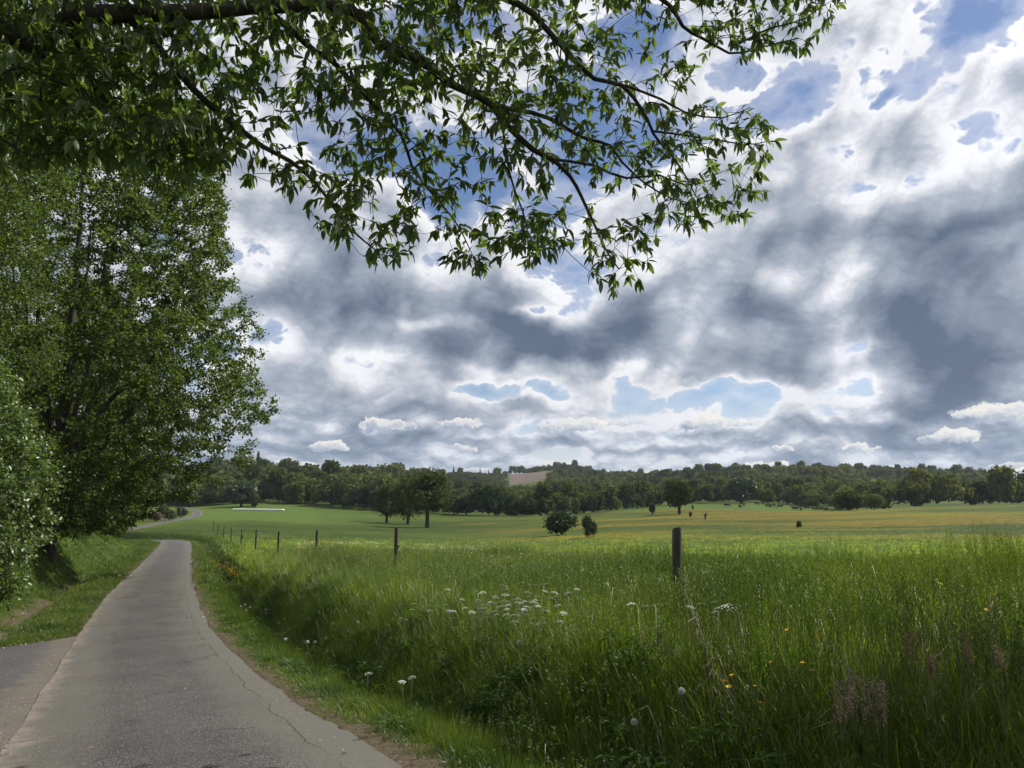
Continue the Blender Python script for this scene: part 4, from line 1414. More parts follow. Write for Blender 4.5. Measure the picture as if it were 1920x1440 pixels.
# ------------------------------------------------------------------ crowns for trees seen from afar
def far_crown(seed, nl=14, quads=850, ql=.17, wide=1.0, tall=1.0, low=.12, conifer=False, ragged=.0):
    """a crown of one metre radius and about two metres height: small bent leaf clumps on many lobes"""
    rg = np.random.default_rng(seed)
    b = Buf()
    if conifer:
        n = quads
        t = rg.random(n) ** 1.3
        a = rg.uniform(0, 6.28, n)
        R = (1 - t) * .62 * (.75 + .35 * rg.random(n)) * (1 + .25 * np.sin(t * 42)) + .02
        O = np.column_stack([np.cos(a) * R, np.sin(a) * R, .2 + t * 2.9])
        D = np.column_stack([np.cos(a), np.sin(a), np.full(n, -.35)])
        N = D
    else:
        c, rad = [], []
        for i in range(nl):
            t = rg.random()
            a = rg.uniform(0, 6.28)
            q = (.25 + .38 * rg.random()) * (1 - abs(t - .42) * .7)
            c.append((cos(a) * q * wide * 1.25, sin(a) * q * wide * 1.25, low + .35 + t * 1.25 * tall))
            rad.append(rg.uniform(.30, .50))
        c, rad = np.array(c), np.array(rad)
        k = rg.integers(0, nl, quads)
        v = rg.normal(0, 1, (quads, 3))
        v /= np.linalg.norm(v, axis=1)[:, None]
        O = c[k] + v * rad[k][:, None] * rg.uniform(.82 - ragged, 1.06 + ragged, quads)[:, None]
        N = v
        D = rg.normal(0, 1, (quads, 3))
    # each clump: a bent quad lying roughly on the lobe's surface
    N = N + rg.normal(0, .55, N.shape)
    N /= np.linalg.norm(N, axis=1)[:, None]
    X = np.cross(N, D)
    X /= np.linalg.norm(X, axis=1)[:, None] + 1e-6
    Y = np.cross(N, X)
    s = ql * rg.uniform(.5, 1.2, len(O))
    M = np.stack([X, Y, N], -1) * s[:, None, None]
    TV = np.array([(-.5, -.4, -.12), (.45, -.55, .10), (.55, .4, -.10), (-.38, .55, .14)])
    b.stamp(TV, np.array([(0, 1, 2, 2), (0, 2, 3, 3)]), M, O)
    if not conifer:
        # shaded wood in the heart of the crown
        for cc, rr_ in zip(c, rad):
            u = np.array([(cos(a) * sin(e), sin(a) * sin(e), cos(e)) for e in (.6, 1.57, 2.5) for a in np.linspace(0, 6.28, 6)[:-1]])
            V = cc + u * rr_ * .72
            F = [(i * 5 + j, i * 5 + (j + 1) % 5, (i + 1) * 5 + (j + 1) % 5, (i + 1) * 5 + j) for i in range(2) for j in range(5)]
            F += [(0, 1, 2, 3), (0, 3, 4, 4), (10, 12, 11, 11), (10, 13, 12, 12), (10, 14, 13, 13)]
            b.add(V, F)
    return b


def y_front(px):
    return np.interp(px, [200, 480, 560, 700, 850, 960, 1060, 1120, 1200, 1280, 1380, 1480, 1560, 1600, 1740, 1920, 2300], [352, 356, 350, 306, 266, 262, 264, 274, 300, 325, 348, 335, 305, 266, 264, 262, 262])


def build_wood():
    tmpl = []
    for s in range(6):
        tmpl.append(far_crown(40 + s, nl=13 + s, quads=720, ql=.20, wide=[1.0, 1.25, .85, 1.1, .7, 1.3][s], tall=[1, .8, 1.1, .9, 1.25, .75][s], ragged=.05).mesh('wood_crown', M_wood))
    con = [far_crown(60 + s, quads=420, ql=.22, conifer=True).mesh('fir_crown', M_wood) for s in range(2)]
    # jittered positions
    P = []
    y = 258.0
    while y < 1150:
        sp = 6.6 + (y - 258) * .0085
        x = U(150) * y
        xe = U(2050) * y
        while x < xe:
            P.append((x + rng.uniform(-.45, .45) * sp, y + rng.uniform(-.45, .45) * sp))
            x += sp
        y += sp * 1.05
    P = np.array(P)
    px = P[:, 0] / P[:, 1] * KPX + 960
    fr = y_front(px)
    keep = P[:, 1] > fr
    plo = (px > 950) & (px < 1034) & (P[:, 1] > 860 + (px - 990) * .4) & (P[:, 1] < 1085)
    keep &= ~plo
    keep &= ~((px > 1196) & (px < 1236) & (P[:, 1] > 520) & (P[:, 1] < 640))
    keep &= ~((px > 834) & (px < 952) & (P[:, 1] > 850))
    P, px, fr = P[keep], px[keep], fr[keep]
    z = ground(P[:, 0], P[:, 1])
    y = P[:, 1]
    h = np.where(px < 720, 13.5, np.interp(px, [720, 820, 2300], [13.5, 9.0, 9.5])) * rng.uniform(.72, 1.18, len(P))
    scrub = ((px > 830) & (px < 960) & (y > 560)) | ((px > 1620) & (px < 1800) & (y > 480) & (y < 700)) | ((px > 1010) & (px < 1150) & (y > 900) & (y < 1040))
    edge = fbm(P[:, 0] * .012, y * .012, 3, 91)
    h = np.where(scrub, h * .42, h)
    h = h * (.78 + .5 * edge)
    h = np.where(y > 560, h * 1.12, h)
    capm = ((px > 950) & (px < 1034) & (y < 900))
    h = np.where(capm, np.minimum(h, (945 - 912) / KPX * y - (z - EYE)), h)
    capm = ((px > 1196) & (px < 1236) & (y < 520))
    h = np.where(capm, np.minimum(h, (945 - 908) / KPX * y - (z - EYE)), h)
    kk = h > 1.2
    P, px, fr, z, y, h, scrub, edge = [q[kk] for q in (P, px, fr, z, y, h, scrub, edge)]
    rad = h * rng.uniform(.40, .54, len(P)) * np.where(y > 600, 1.15, 1)
    # drop trees no one can see: hidden behind nearer, higher crowns along the same line of sight
    topy = 945 - (z + h - EYE) / y * KPX
    order = np.argsort(y)
    bins = ((px - 100) / 5).astype(int)
    best = np.full(500, 1200.0)
    vis = np.zeros(len(P))
    for i in order:
        w = max(1, int(rad[i] / y[i] * KPX / 5 * .8))
        a, b = max(bins[i] - w, 0), min(bins[i] + w + 1, 499)
        gap = best[a:b].mean() - topy[i]
        vis[i] = gap
        if gap > -3:
            best[a:b] = np.minimum(best[a:b], topy[i] + 1.5)
    ok = vis > -2.5
    P, px, fr, z, y, h, rad, vis, scrub = [q[ok] for q in (P, px, fr, z, y, h, rad, vis, scrub)]
    print('wood trees', len(P))
    area = np.clip(vis, 0, h / y * KPX) * (rad / y * KPX) * ((px > 380) & (px < 1930))
    area = np.where(scrub, 0, area)
    big = np.argsort(-area)[:280]
    isb = np.zeros(len(P), bool)
    isb[big] = True
    isc = rng.random(len(P)) < np.where((px > 1130) & (px < 1480) & (y > 480) & (y < 650), .05, .004)

    def where(i):
        a = y[i] - fr[i]
        if px[i] < 560:
            s = 'standing behind the long white silage wrap'
        elif px[i] < 720:
            s = 'in the dark tall wood edging the mown meadow'
        elif px[i] < 1000:
            s = 'in the low valley wood beyond the three oaks'
        elif px[i] < 1200:
            s = 'in the wood below the ploughed hillside'
        elif px[i] < 1560:
            s = 'in the wood behind the grazing cattle'
        else:
            s = 'in the wood beyond the buttercup slope'
        row = 'front-row ' if a < 16 else 'second-row ' if a < 60 else 'lower hillside ' if a < 180 else 'mid-hillside ' if a < 380 else 'upper hillside '
        for q, w_ in ((520, 'above the wrap'), (560, 'past the wrap\'s right end'), (640, 'in the darkest stretch'), (720, 'left of the oaks'), (800, 'right behind the oaks'), (900, 'right of the oaks'), (1000, 'towards the wide thorn'),
                      (1090, 'above the field thorns'), (1200, 'between thorns and lone round tree'), (1300, 'round the lone round-topped tree'), (1360, 'left of the massive tree'), (1430, 'round the massive tree'), (1560, 'above the cow herd'),
                      (1660, 'round the pale willow'), (1780, 'on the first third of the slope'), (1860, 'further up the slope'), (9999, 'at the slope\'s far end')):
            if px[i] < q:
                break
        base_ = {'standing behind the long white silage wrap': 'wood', 'in the dark tall wood edging the mown meadow': 'tall wood', 'in the low valley wood beyond the three oaks': 'valley wood', 'in the wood below the ploughed hillside': 'wood below the plough',
                 'in the wood behind the grazing cattle': 'pasture wood', 'in the wood beyond the buttercup slope': 'slope wood'}[s]
        return row, 'of the ' + base_ + ', ' + w_
    bank = {}
    for i in big:
        row, s = where(i)
        if isc[i]:
            lb = f'pointed dark {row}fir {s}'
            o = bpy.data.objects.new('fir_tree', con[i % 2])
            cat = 'fir tree'
        else:
            lb = f'{"tall" if h[i] > 11 else "rounded" if h[i] > 8 else "small"} {row}tree {s}'
            o = bpy.data.objects.new('broadleaf_tree', tmpl[i % 6])
            cat = 'tree'
        COL.objects.link(o)
        o['label'] = lb
        o['category'] = cat
        o['group'] = ('firs ' if isc[i] else 'trees ') + row.strip() + ' ' + s
        o.location = (P[i, 0], P[i, 1], z[i] - .3)
        o.rotation_euler = (0, 0, rng.uniform(0, 6.28))
        o.scale = (rad[i], rad[i], h[i] / 2.05 if not isc[i] else h[i] / 2.9)
    w = ~isb
    T = [template('wood_crown_source', m) for m in tmpl] + [template('fir_crown_source', m) for m in con]
    idx = np.where(isc[w], 6 + (np.arange(w.sum()) % 2), rng.integers(0, 6, w.sum()))
    n = int(w.sum())
    scatter('wood', np.column_stack([P[w], z[w] - .3]), np.column_stack([np.zeros(n), np.zeros(n), rng.uniform(0, 6.28, n)]),
            np.column_stack([rad[w], rad[w], h[w] / 2.05]), idx, T, 'mass of woodland covering the far hills below the sky', 'woodland')
    # scrub on the bare brow
    n = 900
    pxs, ys = rng.uniform(836, 950, n), rng.uniform(640, 1000, n)
    X = U(pxs) * ys
    Z = ground(X, ys)
    s = rng.uniform(.8, 2.2, n)
    scatter('scrub', np.column_stack([X, ys, Z - .3]), np.column_stack([np.zeros(n), np.zeros(n), rng.uniform(0, 6.28, n)]), np.column_stack([s * 1.3, s * 1.3, s * .9]),
            rng.integers(0, 6, n), T[:6], 'low scrub on the bare brow between wooded hills', 'scrub')
    return tmpl, con


def trunked(name, base, h, w, seed, label, cat='tree', group=None, quads=3000, ql=.10, bare=.22, mat=None, nl=22, tr=None, lean=0, ragged=.06, limbs=7, tall=1.0):
    """a field tree: tapered trunk, limbs, ragged crown"""
    r = random.Random(seed)
    t = empty(name, base, label, cat, group, r.uniform(0, 6.28))
    b = Buf()
    tr = tr or h * .045
    b.tube([(0, 0, -.3), (0, 0, h * .06), (lean * .1, 0, h * .3), (lean * .3, .1, h * .6), (lean * .4, .1, h * .88)], [tr * 1.35, tr, tr * .85, tr * .5, tr * .12], 9)
    for i in range(limbs):
        a = i * 2.4 + r.uniform(-.4, .4)
        z0 = h * r.uniform(bare * .9 + .05, .6)
        l = w * .5 * r.uniform(.6, .95)
        b.tube([(0, 0, z0), (cos(a) * l * .4, sin(a) * l * .4, z0 + h * .10), (cos(a) * l, sin(a) * l, z0 + h * r.uniform(.14, .28))], [tr * .45, tr * .28, tr * .07], 5)
    link('trunk', b.mesh(name + '_trunk', M_bark), t)
    cb = far_crown(seed, nl=nl, quads=quads, ql=ql, low=0.0, ragged=ragged, tall=tall)
    V = np.vstack(cb.v)
    z0, z1 = V[:, 2].min(), V[:, 2].max()
    rm = np.percentile(np.hypot(V[:, 0], V[:, 1]), 98)
    for v in cb.v:
        v[:, 0] *= w / 2 / rm
        v[:, 1] *= w / 2 / rm
        v[:, 2] = h * bare + (v[:, 2] - z0) / (z1 - z0) * h * (1 - bare)
    link('crown', cb.mesh(name + '_crown', mat or M_far), t)
    return t


def sized(px, py, top, wpx, d0, d1):
    """ground point under a pixel, height and width in metres from pixels"""
    p = hit(px, py, d0, d1)
    if p is None:
        x = U(px) * (d0 + d1) / 2
        p = np.array([x, (d0 + d1) / 2, gz(x, (d0 + d1) / 2)])
    return p, (py - top) / KPX * p[1], wpx / KPX * p[1]


def build_field_trees(tmpl, con):
    G = 'three oaks standing together in the field'
    for px, py, top, w, sd, lb, bare in [(725, 980, 903, 48, 101, 'smallest and leftmost of the three field oaks', .12), (765, 983, 893, 62, 102, 'middle one of the three field oaks, low skirted crown', .10),
                                         (801, 989, 876, 88, 103, 'biggest of the three field oaks with a bare thick trunk', .22)]:
        p, h, ww = sized(px, py, top, w, 120, 260)
        trunked('oak_tree', p, h, ww, sd, lb, 'oak', G, 5200, .095, bare * .8, nl=34, ragged=.24, limbs=12, tr=h * .034)
    for px, py, top, w, sd, name, lb, bare, mt in [
            (1274, 964, 897, 56, 110, 'oak_tree', 'lone round-topped tree on the rise beside the cattle pasture', .16, M_far),
            (1223, 965, 943, 13, 111, 'small_tree', 'small dark tree on the yellow rise near the lone oak', .12, M_dark),
            (1140, 951, 917, 40, 112, 'small_tree', 'small rounded tree on the brow before the valley wood', .22, M_far),
            (1390, 944, 893, 62, 113, 'broadleaf_tree', 'massive dark tree at the head of the cattle pasture', .04, M_dark),
            (1592, 957, 918, 52, 114, 'willow_bush', 'pale grey-green willow at the corner of the buttercup slope', .02, M_far),
            (1640, 955, 925, 34, 115, 'willow_bush', 'bush next to the pale willow on the buttercup slope', .02, M_wood),
            (397, 942, 912, 54, 116, 'willow_tree', 'smooth rounded tree beside the far brick barn', .04, M_far),
            (452, 950, 900, 66, 117, 'broadleaf_tree', 'dark clumped tree behind the left end of the white wrap', .04, M_dark),
            (479, 952, 930, 20, 118, 'bush', 'rounded bush just behind the white silage wrap', .02, M_wood)]:
        d1 = 420
        p, h, ww = sized(px, py, top, w, 120, d1)
        trunked(name, p, h, ww, sd, lb, 'tree' if 'bush' not in name else 'bush', None, 2400, .12, bare, mt, ragged=.08)
    for px, py, top, w, sd, lb, mt in [(1055, 1003, 955, 66, 120, 'wide bushy thorn in the middle of the field', M_dark), (1107, 1009, 965, 32, 121, 'narrow upright bush next to the wide field thorn', M_dark),
                                       (1295, 970, 959, 8, 122, 'tiny dark bush below the lone oak', M_dark), (1498, 989, 975, 11, 123, 'tiny dark bush alone on the green part of the slope', M_dark)]:
        p, h, ww = sized(px, py, top, w, 70, 260)
        trunked('bush', p, h, ww, sd, lb, 'bush', None, 3600 if w > 20 else 300, .09 if w > 20 else .3, .0, mt, nl=14, ragged=.22, limbs=3, tr=h * .02, tall=1.0 if w < 40 else .7)
    # bare brown shrub
    p, h, ww = sized(1322, 976, 957, 14, 100, 260)
    b = Buf()
    r = random.Random(5)
    for i in range(26):
        a, l = r.uniform(0, 6.28), r.uniform(.1, .5) * ww
        b.tube([(0, 0, 0), (cos(a) * l * .4, sin(a) * l * .4, h * .5), (cos(a) * l, sin(a) * l, h * r.uniform(.7, 1))], [.05, .035, .02], 3)
    link('dead_shrub', b.mesh('dead_shrub', M_bark_pale), None, 'bare brownish shrub near the lone oak', 'shrub').location = p
    # lone trees on the brow
    G = 'single trees standing on the far skyline'
    for px, top, w, k, lb in [(850, 875, 5, 'f', 'thin pointed tree on the skyline beside a rounder one'), (863, 875, 12, 'b', 'rounded skyline tree next to the thin pointed one'), (900, 880, 5, 'f', 'small pointed tree alone on the bare skyline'),
                              (916, 881, 4, 'f', 'tiniest pointed tree on the bare skyline'), (933, 875, 17, 'b', 'widest lone tree on the bare skyline'), (948, 882, 12, 'b', 'low bushy tree where the bare skyline meets the wood')]:
        dd = np.linspace(820, 1000, 60)
        g_ = ground(U(px) * dd, dd)
        i = int(np.argmax((g_ - EYE) / dd))
        x, y, zz = U(px) * dd[i], dd[i], g_[i]
        by = 945 - (zz - EYE) / y * KPX
        h = max((by - top) / KPX * y, 3)
        o = link('fir_tree' if k == 'f' else 'skyline_tree', (con[0] if k == 'f' else tmpl[1]), None, lb, 'tree', G)
        o.location = (x, y, zz - .3)
        ww = w / KPX * y / 2
        o.scale = (ww * (1.6 if k == 'f' else 1), ww * (1.6 if k == 'f' else 1), h / (2.9 if k == 'f' else 2.05))


# ------------------------------------------------------------------ far things
def box(b, x0, y0, z0, x1, y1, z1):
    V = [(x, y, z) for z in (z0, z1) for x, y in ((x0, y0), (x1, y0), (x1, y1), (x0, y1))]
    b.add(V, [(0, 3, 2, 1), (4, 5, 6, 7), (0, 1, 5, 4), (1, 2, 6, 5), (2, 3, 7, 6), (3, 0, 4, 7)])


def build_far_things():
    M_wrap = plain_mat('white_plastic', [(.3, (.62, .64, .62)), (.7, (.80, .81, .79))], 3, rough=.35)
    M_brick = plain_mat('old_brick', [(.3, (.13, .075, .06)), (.7, (.22, .13, .10))], 1.5)
    M_roof = plain_mat('clay_roof', [(.3, (.12, .075, .06)), (.7, (.18, .12, .10))], 1.5)
    M_shade = plain_mat('dark_opening', [(.3, (.012, .012, .012)), (.7, (.02, .02, .02))], 1.5)
    # silage wrap: joined bales under white film
    a, c = hit(436, 957, 200, 420), hit(532, 958, 200, 420)
    if a is None or c is None:
        a, c = at(436, 956, 300), at(532, 957, 300)
    L = c - a
    r = random.Random(4)
    pts, rad = [], []
    for k in range(34):
        t = k / 33
        pts.append(L * t + np.array([0, 0, .32]))
        rad.append(.36 + (.035 if k % 2 else -.03) + r.uniform(-.02, .02))
    pts, rad = [pts[0] - L * .004] + pts + [pts[-1] + L * .004], [.05] + rad + [.05]
    b = Buf()
    b.tube(pts, rad, 12)
    o = link('silage_wrap', b.mesh('silage_wrap', M_wrap, True), None, 'long white plastic silage wrap lying across the bright meadow', 'silage wrap')
    o.location = a
    # barn
    p = hit(382, 943, 250, 420)
    if p is None:
        p = at(382, 943, 340)
    t = empty('barn', p, 'low brick barn half hidden beside the rounded tree', 'barn')
    b = Buf()
    box(b, -3.6, -1.8, -.3, 3.4, 1.8, 1.35)
    link('wall', b.mesh('barn_wall', M_brick), t)
    b = Buf()
    b.add([(-3.9, -2.1, 1.36), (3.7, -2.1, 1.36), (3.7, 2.1, 1.36), (-3.9, 2.1, 1.36), (-3.7, 0, 2.3), (3.5, 0, 2.3)], [(0, 1, 5, 4), (2, 3, 4, 5), (0, 4, 3, 3), (1, 2, 5, 5), (0, 3, 2, 1)])
    link('roof', b.mesh('barn_roof', M_roof), t)
    b = Buf()
    box(b, -1.3, -1.86, -.2, .3, -1.79, 1.1)
    link('door', b.mesh('barn_door', M_shade), t)
    p = hit(401, 943, 250, 420)
    if p is None:
        p = at(401, 943, 338)
    t = empty('trailer', p, 'small white trailer parked by the brick barn', 'trailer')
    b = Buf()
    box(b, -.75, -.5, .35, .75, .5, 1.05)
    link('body', b.mesh('trailer_body', M_wrap), t)
    for s in (-1, 1):
        b = Buf()
        b.tube([(-.35, s * .46, .25), (-.35, s * .56, .25)], [.25, .25], 12)
        link('wheel', b.mesh('trailer_wheel', M_shade), t)
    # cattle
    M_cow = plain_mat('dark_hide', [(.3, (.014, .011, .010)), (.7, (.045, .03, .022))], 1.2)

    def cow_mesh(graze, seed):
        b = Buf()
        b.tube([(-1.05, 0, 1.15), (-.95, 0, 1.12), (-.5, 0, 1.05), (0, 0, 1.0), (.5, 0, 1.03), (.85, 0, 1.1), (1.0, 0, 1.12)], [.08, .27, .34, .38, .36, .29, .18], 10)
        hd = [(.85, 0, 1.18), (1.15, 0, 1.0 if graze else 1.35), (1.4, 0, .55 if graze else 1.42), (1.52, 0, .3 if graze else 1.32), (1.62, 0, .15 if graze else 1.22)]
        b.tube(hd, [.2, .16, .15, .13, .09], 8)
        for x, s in ((-.72, -1), (-.72, 1), (.62, -1), (.62, 1)):
            b.tube([(x, s * .17, .95), (x + (.07 if x < 0 else 0), s * .19, .55), (x - (.05 if x < 0 else 0), s * .19, .25), (x, s * .19, 0)], [.17, .09, .06, .07], 6)
        b.tube([(-1.05, 0, 1.2), (-1.15, 0, .9), (-1.12, 0, .5)], [.03, .02, .04], 4)
        for s in (-1, 1):
            b.tube([(hd[2][0] - .1, s * .1, hd[2][2] + .12), (hd[2][0] - .14, s * .26, hd[2][2] + .14)], [.04, .02], 4)
        return b.mesh('cow', M_cow, True)
    cm = [cow_mesh(True, 0), cow_mesh(False, 1)]
    G = 'dark cattle grazing the far pasture'
    r = random.Random(8)
    spots = [(1299, 955, 0, 'lone dark cow grazing just right of the lone round-topped tree'), (1363, 951, 0, 'dark cow grazing below the massive dark tree'), (1388, 953, 1, 'dark cow standing in the pasture near the massive tree'), (1395, 949, 0, 'dark cow grazing high up near the massive tree'),
             (1419, 947, 0, 'dark cow at the top of the pasture, one of a close pair'), (1431, 947, 1, 'standing cow of the close pair at the pasture\'s top'), (1440, 952, 0, 'first cow of the trio in mid pasture'), (1446, 951, 1, 'middle cow of the trio in mid pasture'), (1452, 950, 0, 'last cow of the trio in mid pasture'),
             (1463, 953, 0, 'dark cow grazing by itself beside the trio'), (1490, 957, 1, 'cow at the low fold of the pasture, side by side with another'), (1494, 956.5, 0, 'grazing cow nudging its neighbour at the low fold'), (1502, 958, 0, 'lowest cow of the herd in the fold'), (1511, 955, 0, 'cow standing above the others at the low fold'),
             (1526, 957, 1, 'dark cow midway along the low fold'), (1532, 956.5, 0, 'grazing cow just past the midway one'), (1539, 957, 0, 'last but one cow towards the pale willow'), (1550, 958, 0, 'cow nearest the pale willow')]
    for px, py, k, lb in spots:
        p = hit(px, py, 236, 420)
        if p is None:
            p = hit(px, py + 2, 236, 420)
        if p is None:
            continue
        o = link('cow', cm[k], None, lb, 'cow', G)
        o.location = p
        o.rotation_euler = (0, 0, r.uniform(0, 6.28))
        o.scale = (.88, .88, .9)
    # thicket and stakes beside the far lane
    G = 'stakes beside the far stretch of the lane'
    b = Buf()
    b.tube([(0, 0, -.2), (0, 0, 1.3)], [.07, .06], 6)
    sm = b.mesh('stake', M_bark)
    for i, px in enumerate([300, 308, 316, 324, 331, 338]):
        p = hit(px, 979 - i * 1.4, 110, 260)
        if p is None:
            continue
        o = link('stake', sm, None, ['stake nearest the bank trees by the far lane', 'second stake along the far lane', 'third stake along the far lane', 'fourth stake along the far lane', 'fifth stake along the far lane', 'last stake where the far lane bends'][i], 'stake', G)
        o.location = p
    G = 'bushes beside the far stretch of the lane'
    M_brown = leaf_mat('brown_thicket', (.10, .075, .045), (.15, .11, .06), .2, gloss=.01, tcol=(1, 1, 1))
    for px, py, top, w, mt, sd, lb in [(262, 978, 952, 30, M_far, 130, 'green bush below the last bank tree'), (292, 977, 958, 26, M_brown, 131, 'brownish thicket beside the far lane'), (318, 975, 955, 26, M_far, 132, 'grey-green bush in the middle of the far lane hedge'),
                                       (340, 970, 950, 24, M_dark, 133, 'darkest bush at the end of the far lane hedge'), (305, 968, 946, 26, M_far, 134, 'bush behind the brownish thicket')]:
        p, h, ww = sized(px, py, top, w, 100, 300)
        trunked('bush', p, h, ww, sd, lb, 'bush', G, 900, .16, 0, mt, ragged=.12, limbs=3, tr=.06)


if 'W' not in FAST:
    _t, _c = build_wood()
    build_field_trees(_t, _c)
    build_far_things()


# ------------------------------------------------------------------ the air between here and the hills
def build_haze():
    b = Buf()
    box(b, -1750, -1750, -16, 1750, 1750, 78)
    m, g = mat_new('thin_haze')
    out = g.n('ShaderNodeOutputMaterial')
    v = g.n('ShaderNodeVolumePrincipled')
    v.inputs['Color'].default_value = (.80, .88, 1.0, 1)
    v.inputs['Density'].default_value = .000075
    v.inputs['Anisotropy'].default_value = .3
    g.t.links.new(v.outputs[0], out.inputs['Volume'])
    link('haze', b.mesh('haze', m), None, kind='stuff')


if 'H' not in FAST:
    build_haze()


# ------------------------------------------------------------------ fence posts
def build_posts():
    M_post = plain_mat('weathered_post', [(.28, (.030, .026, .022)), (.5, (.075, .066, .055)), (.74, (.15, .135, .115))], 14, stretch=(1, 1, .09), bump=.8, detail=7)
    M_cut = plain_mat('cut_wood', [(.3, (.12, .08, .055)), (.7, (.24, .15, .10))], 30)
    M_ins = plain_mat('black_insulator', [(.3, (.012, .012, .012)), (.7, (.02, .02, .02))], 3, rough=.4)
    r = random.Random(12)

    def post_meshes(seed, w, h):
        rg = random.Random(seed)
        k = 11
        th = np.linspace(0, 2 * pi, k, endpoint=False)
        prof = np.array([w * (1 + rg.uniform(-.16, .16)) for _ in range(k)])
        prof[2] *= .72                      # a split along one side
        V, F = [], []
        zs = [-.3, 0, .2, .45, .7, .9, 1.05, h - .015, h]
        for i, z in enumerate(zs):
            ox, oy = .006 * sin(z * 4 + seed), .006 * cos(z * 3.1 + seed)
            s = (1.05 - .08 * z) * (.94 if i == len(zs) - 1 else 1)
            for j in range(k):
                q = prof[j] * s * (1 + rg.uniform(-.035, .035))
                zz = z + (.012 * cos(th[j] + seed) if i >= len(zs) - 2 else 0)
                V.append((ox + cos(th[j]) * q, oy + sin(th[j]) * q * .85, zz))
        for i in range(len(zs) - 1):
            for j in range(k):
                F.append((i * k + j, i * k + (j + 1) % k, (i + 1) * k + (j + 1) % k, (i + 1) * k + j))
        b = Buf()
        b.add(V, F)
        body = b.mesh('post_body', M_post)
        n0 = (len(zs) - 1) * k
        top = [V[n0 + j] for j in range(k)] + [(0, 0, h - .004)]
        b = Buf()
        b.add(top, [(j, (j + 1) % k, k, k) for j in range(k)])
        cap = b.mesh('post_top', M_cut)
        b = Buf()
        b.tube([(w * .8, 0, 0), (w * 1.25, 0, 0)], [.008, .008], 6)
        b.tube([(w * 1.2, 0, -.022), (w * 1.45, 0, -.02), (w * 1.55, 0, 0), (w * 1.45, 0, .02), (w * 1.2, 0, .022)], [.008, .014, .016, .014, .008], 8)
        return body, cap, b.mesh('insulator', M_ins)
    kinds = [post_meshes(1, .050, 1.24), post_meshes(2, .044, 1.22), post_meshes(3, .048, 1.2)]
    G = 'weathered wooden posts of the field fence'
    labels = ['nearest and thickest weathered wooden post, standing in the tall grass', 'second weathered post, with yellow flowers at its foot', 'third post along the fence, slimmer and darker', 'fourth post, half sunk in the grass', 'fifth post of the fence, short and dark',
              'sixth post down the fence line', 'seventh post down the fence line', 'eighth post, a small dark stub far down the fence', 'ninth post, near the far end of the fence', 'last post of the fence before the bright meadow']
    for k in range(10):
        d = 8.5 * (1 + 1.229 * k)
        x = 1.7 - .515 * 8.5 * k
        z = gz(x, d)
        want = {0: 994, 1: 990, 2: 993, 3: 998, 4: 993}.get(k)
        h = 1.22
        if want:
            ztop = at(960 + x / d * KPX, want, d)[2]
            h = max(.9, min(1.6, ztop - z))
        body, cap, ins = kinds[k % 3] if k else kinds[0]
        t = empty('fence_post', (x, d, z + h - 1.22), labels[k], 'post', G, [0, .9, 2.2, 4, 1.2, .3, 2, 3, 5, 1][k])
        t.rotation_euler = (r.uniform(-.02, .02), r.uniform(-.02, .02) + (.015 if k == 0 else 0), 0)
        link('body', body, t)
        link('top', cap, t)
        if k < 5:
            o = link('insulator', ins, t)
            o.location = (0, 0, .68 if k == 0 else .80)
    p = hit(449, 1014, 30, 90)
    if p is not None:
        t = empty('fence_post', p + (0, 0, -.55), 'short leaning dark stake beside the fence line', 'post', G)
        t.rotation_euler = (0, .32, 0)
        link('body', kinds[1][0], t)
        link('top', kinds[1][1], t)
    # splinters and bleached stalks leaning on the nearest post
    G2 = 'bleached stalks leaning on the nearest post'
    for i, (dx, dy, a, l) in enumerate([(-.10, -.12, .55, .62), (-.05, -.14, .30, .50), (-.12, -.1, .75, .42)]):
        b = Buf()
        b.tube([(0, 0, 0), (sin(a) * l * .5, 0.02, cos(a) * l * .5), (sin(a) * l, .05, cos(a) * l)], [.009, .007, .004], 5)
        o = link('dry_stalk', b.mesh('dry_stalk', M_straw), None, ['longest bleached stalk leaning on the nearest post', 'upright bleached stalk against the nearest post', 'low slanting bleached stalk left of the nearest post'][i], 'dry stalk', G2)
        o.location = (1.7 + dx, 8.5 + dy, gz(1.7, 8.5) + .28)


# ------------------------------------------------------------------ flowers one can count
def petals(n, r0, r1, w, z0, z1, a0=0):
    V, F = [], []
    for i in range(n):
        a = a0 + i * 2 * pi / n
        c, s = cos(a), sin(a)
        k = len(V)
        V += [(c * r0, s * r0, z0), (c * (r0 + r1) / 2 - s * w, s * (r0 + r1) / 2 + c * w, (z0 + z1) / 2), (c * r1, s * r1, z1), (c * (r0 + r1) / 2 + s * w, s * (r0 + r1) / 2 - c * w, (z0 + z1) / 2)]
        F += [(k, k + 3, k + 2, k + 1)]
    return V, F


def lean_stem(h, r, rad=.0016):
    a, l = r.uniform(0, 6.28), r.uniform(.02, .10) * h
    return [(0, 0, 0), (cos(a) * l * .3, sin(a) * l * .3, h * .45), (cos(a) * l, sin(a) * l, h)]


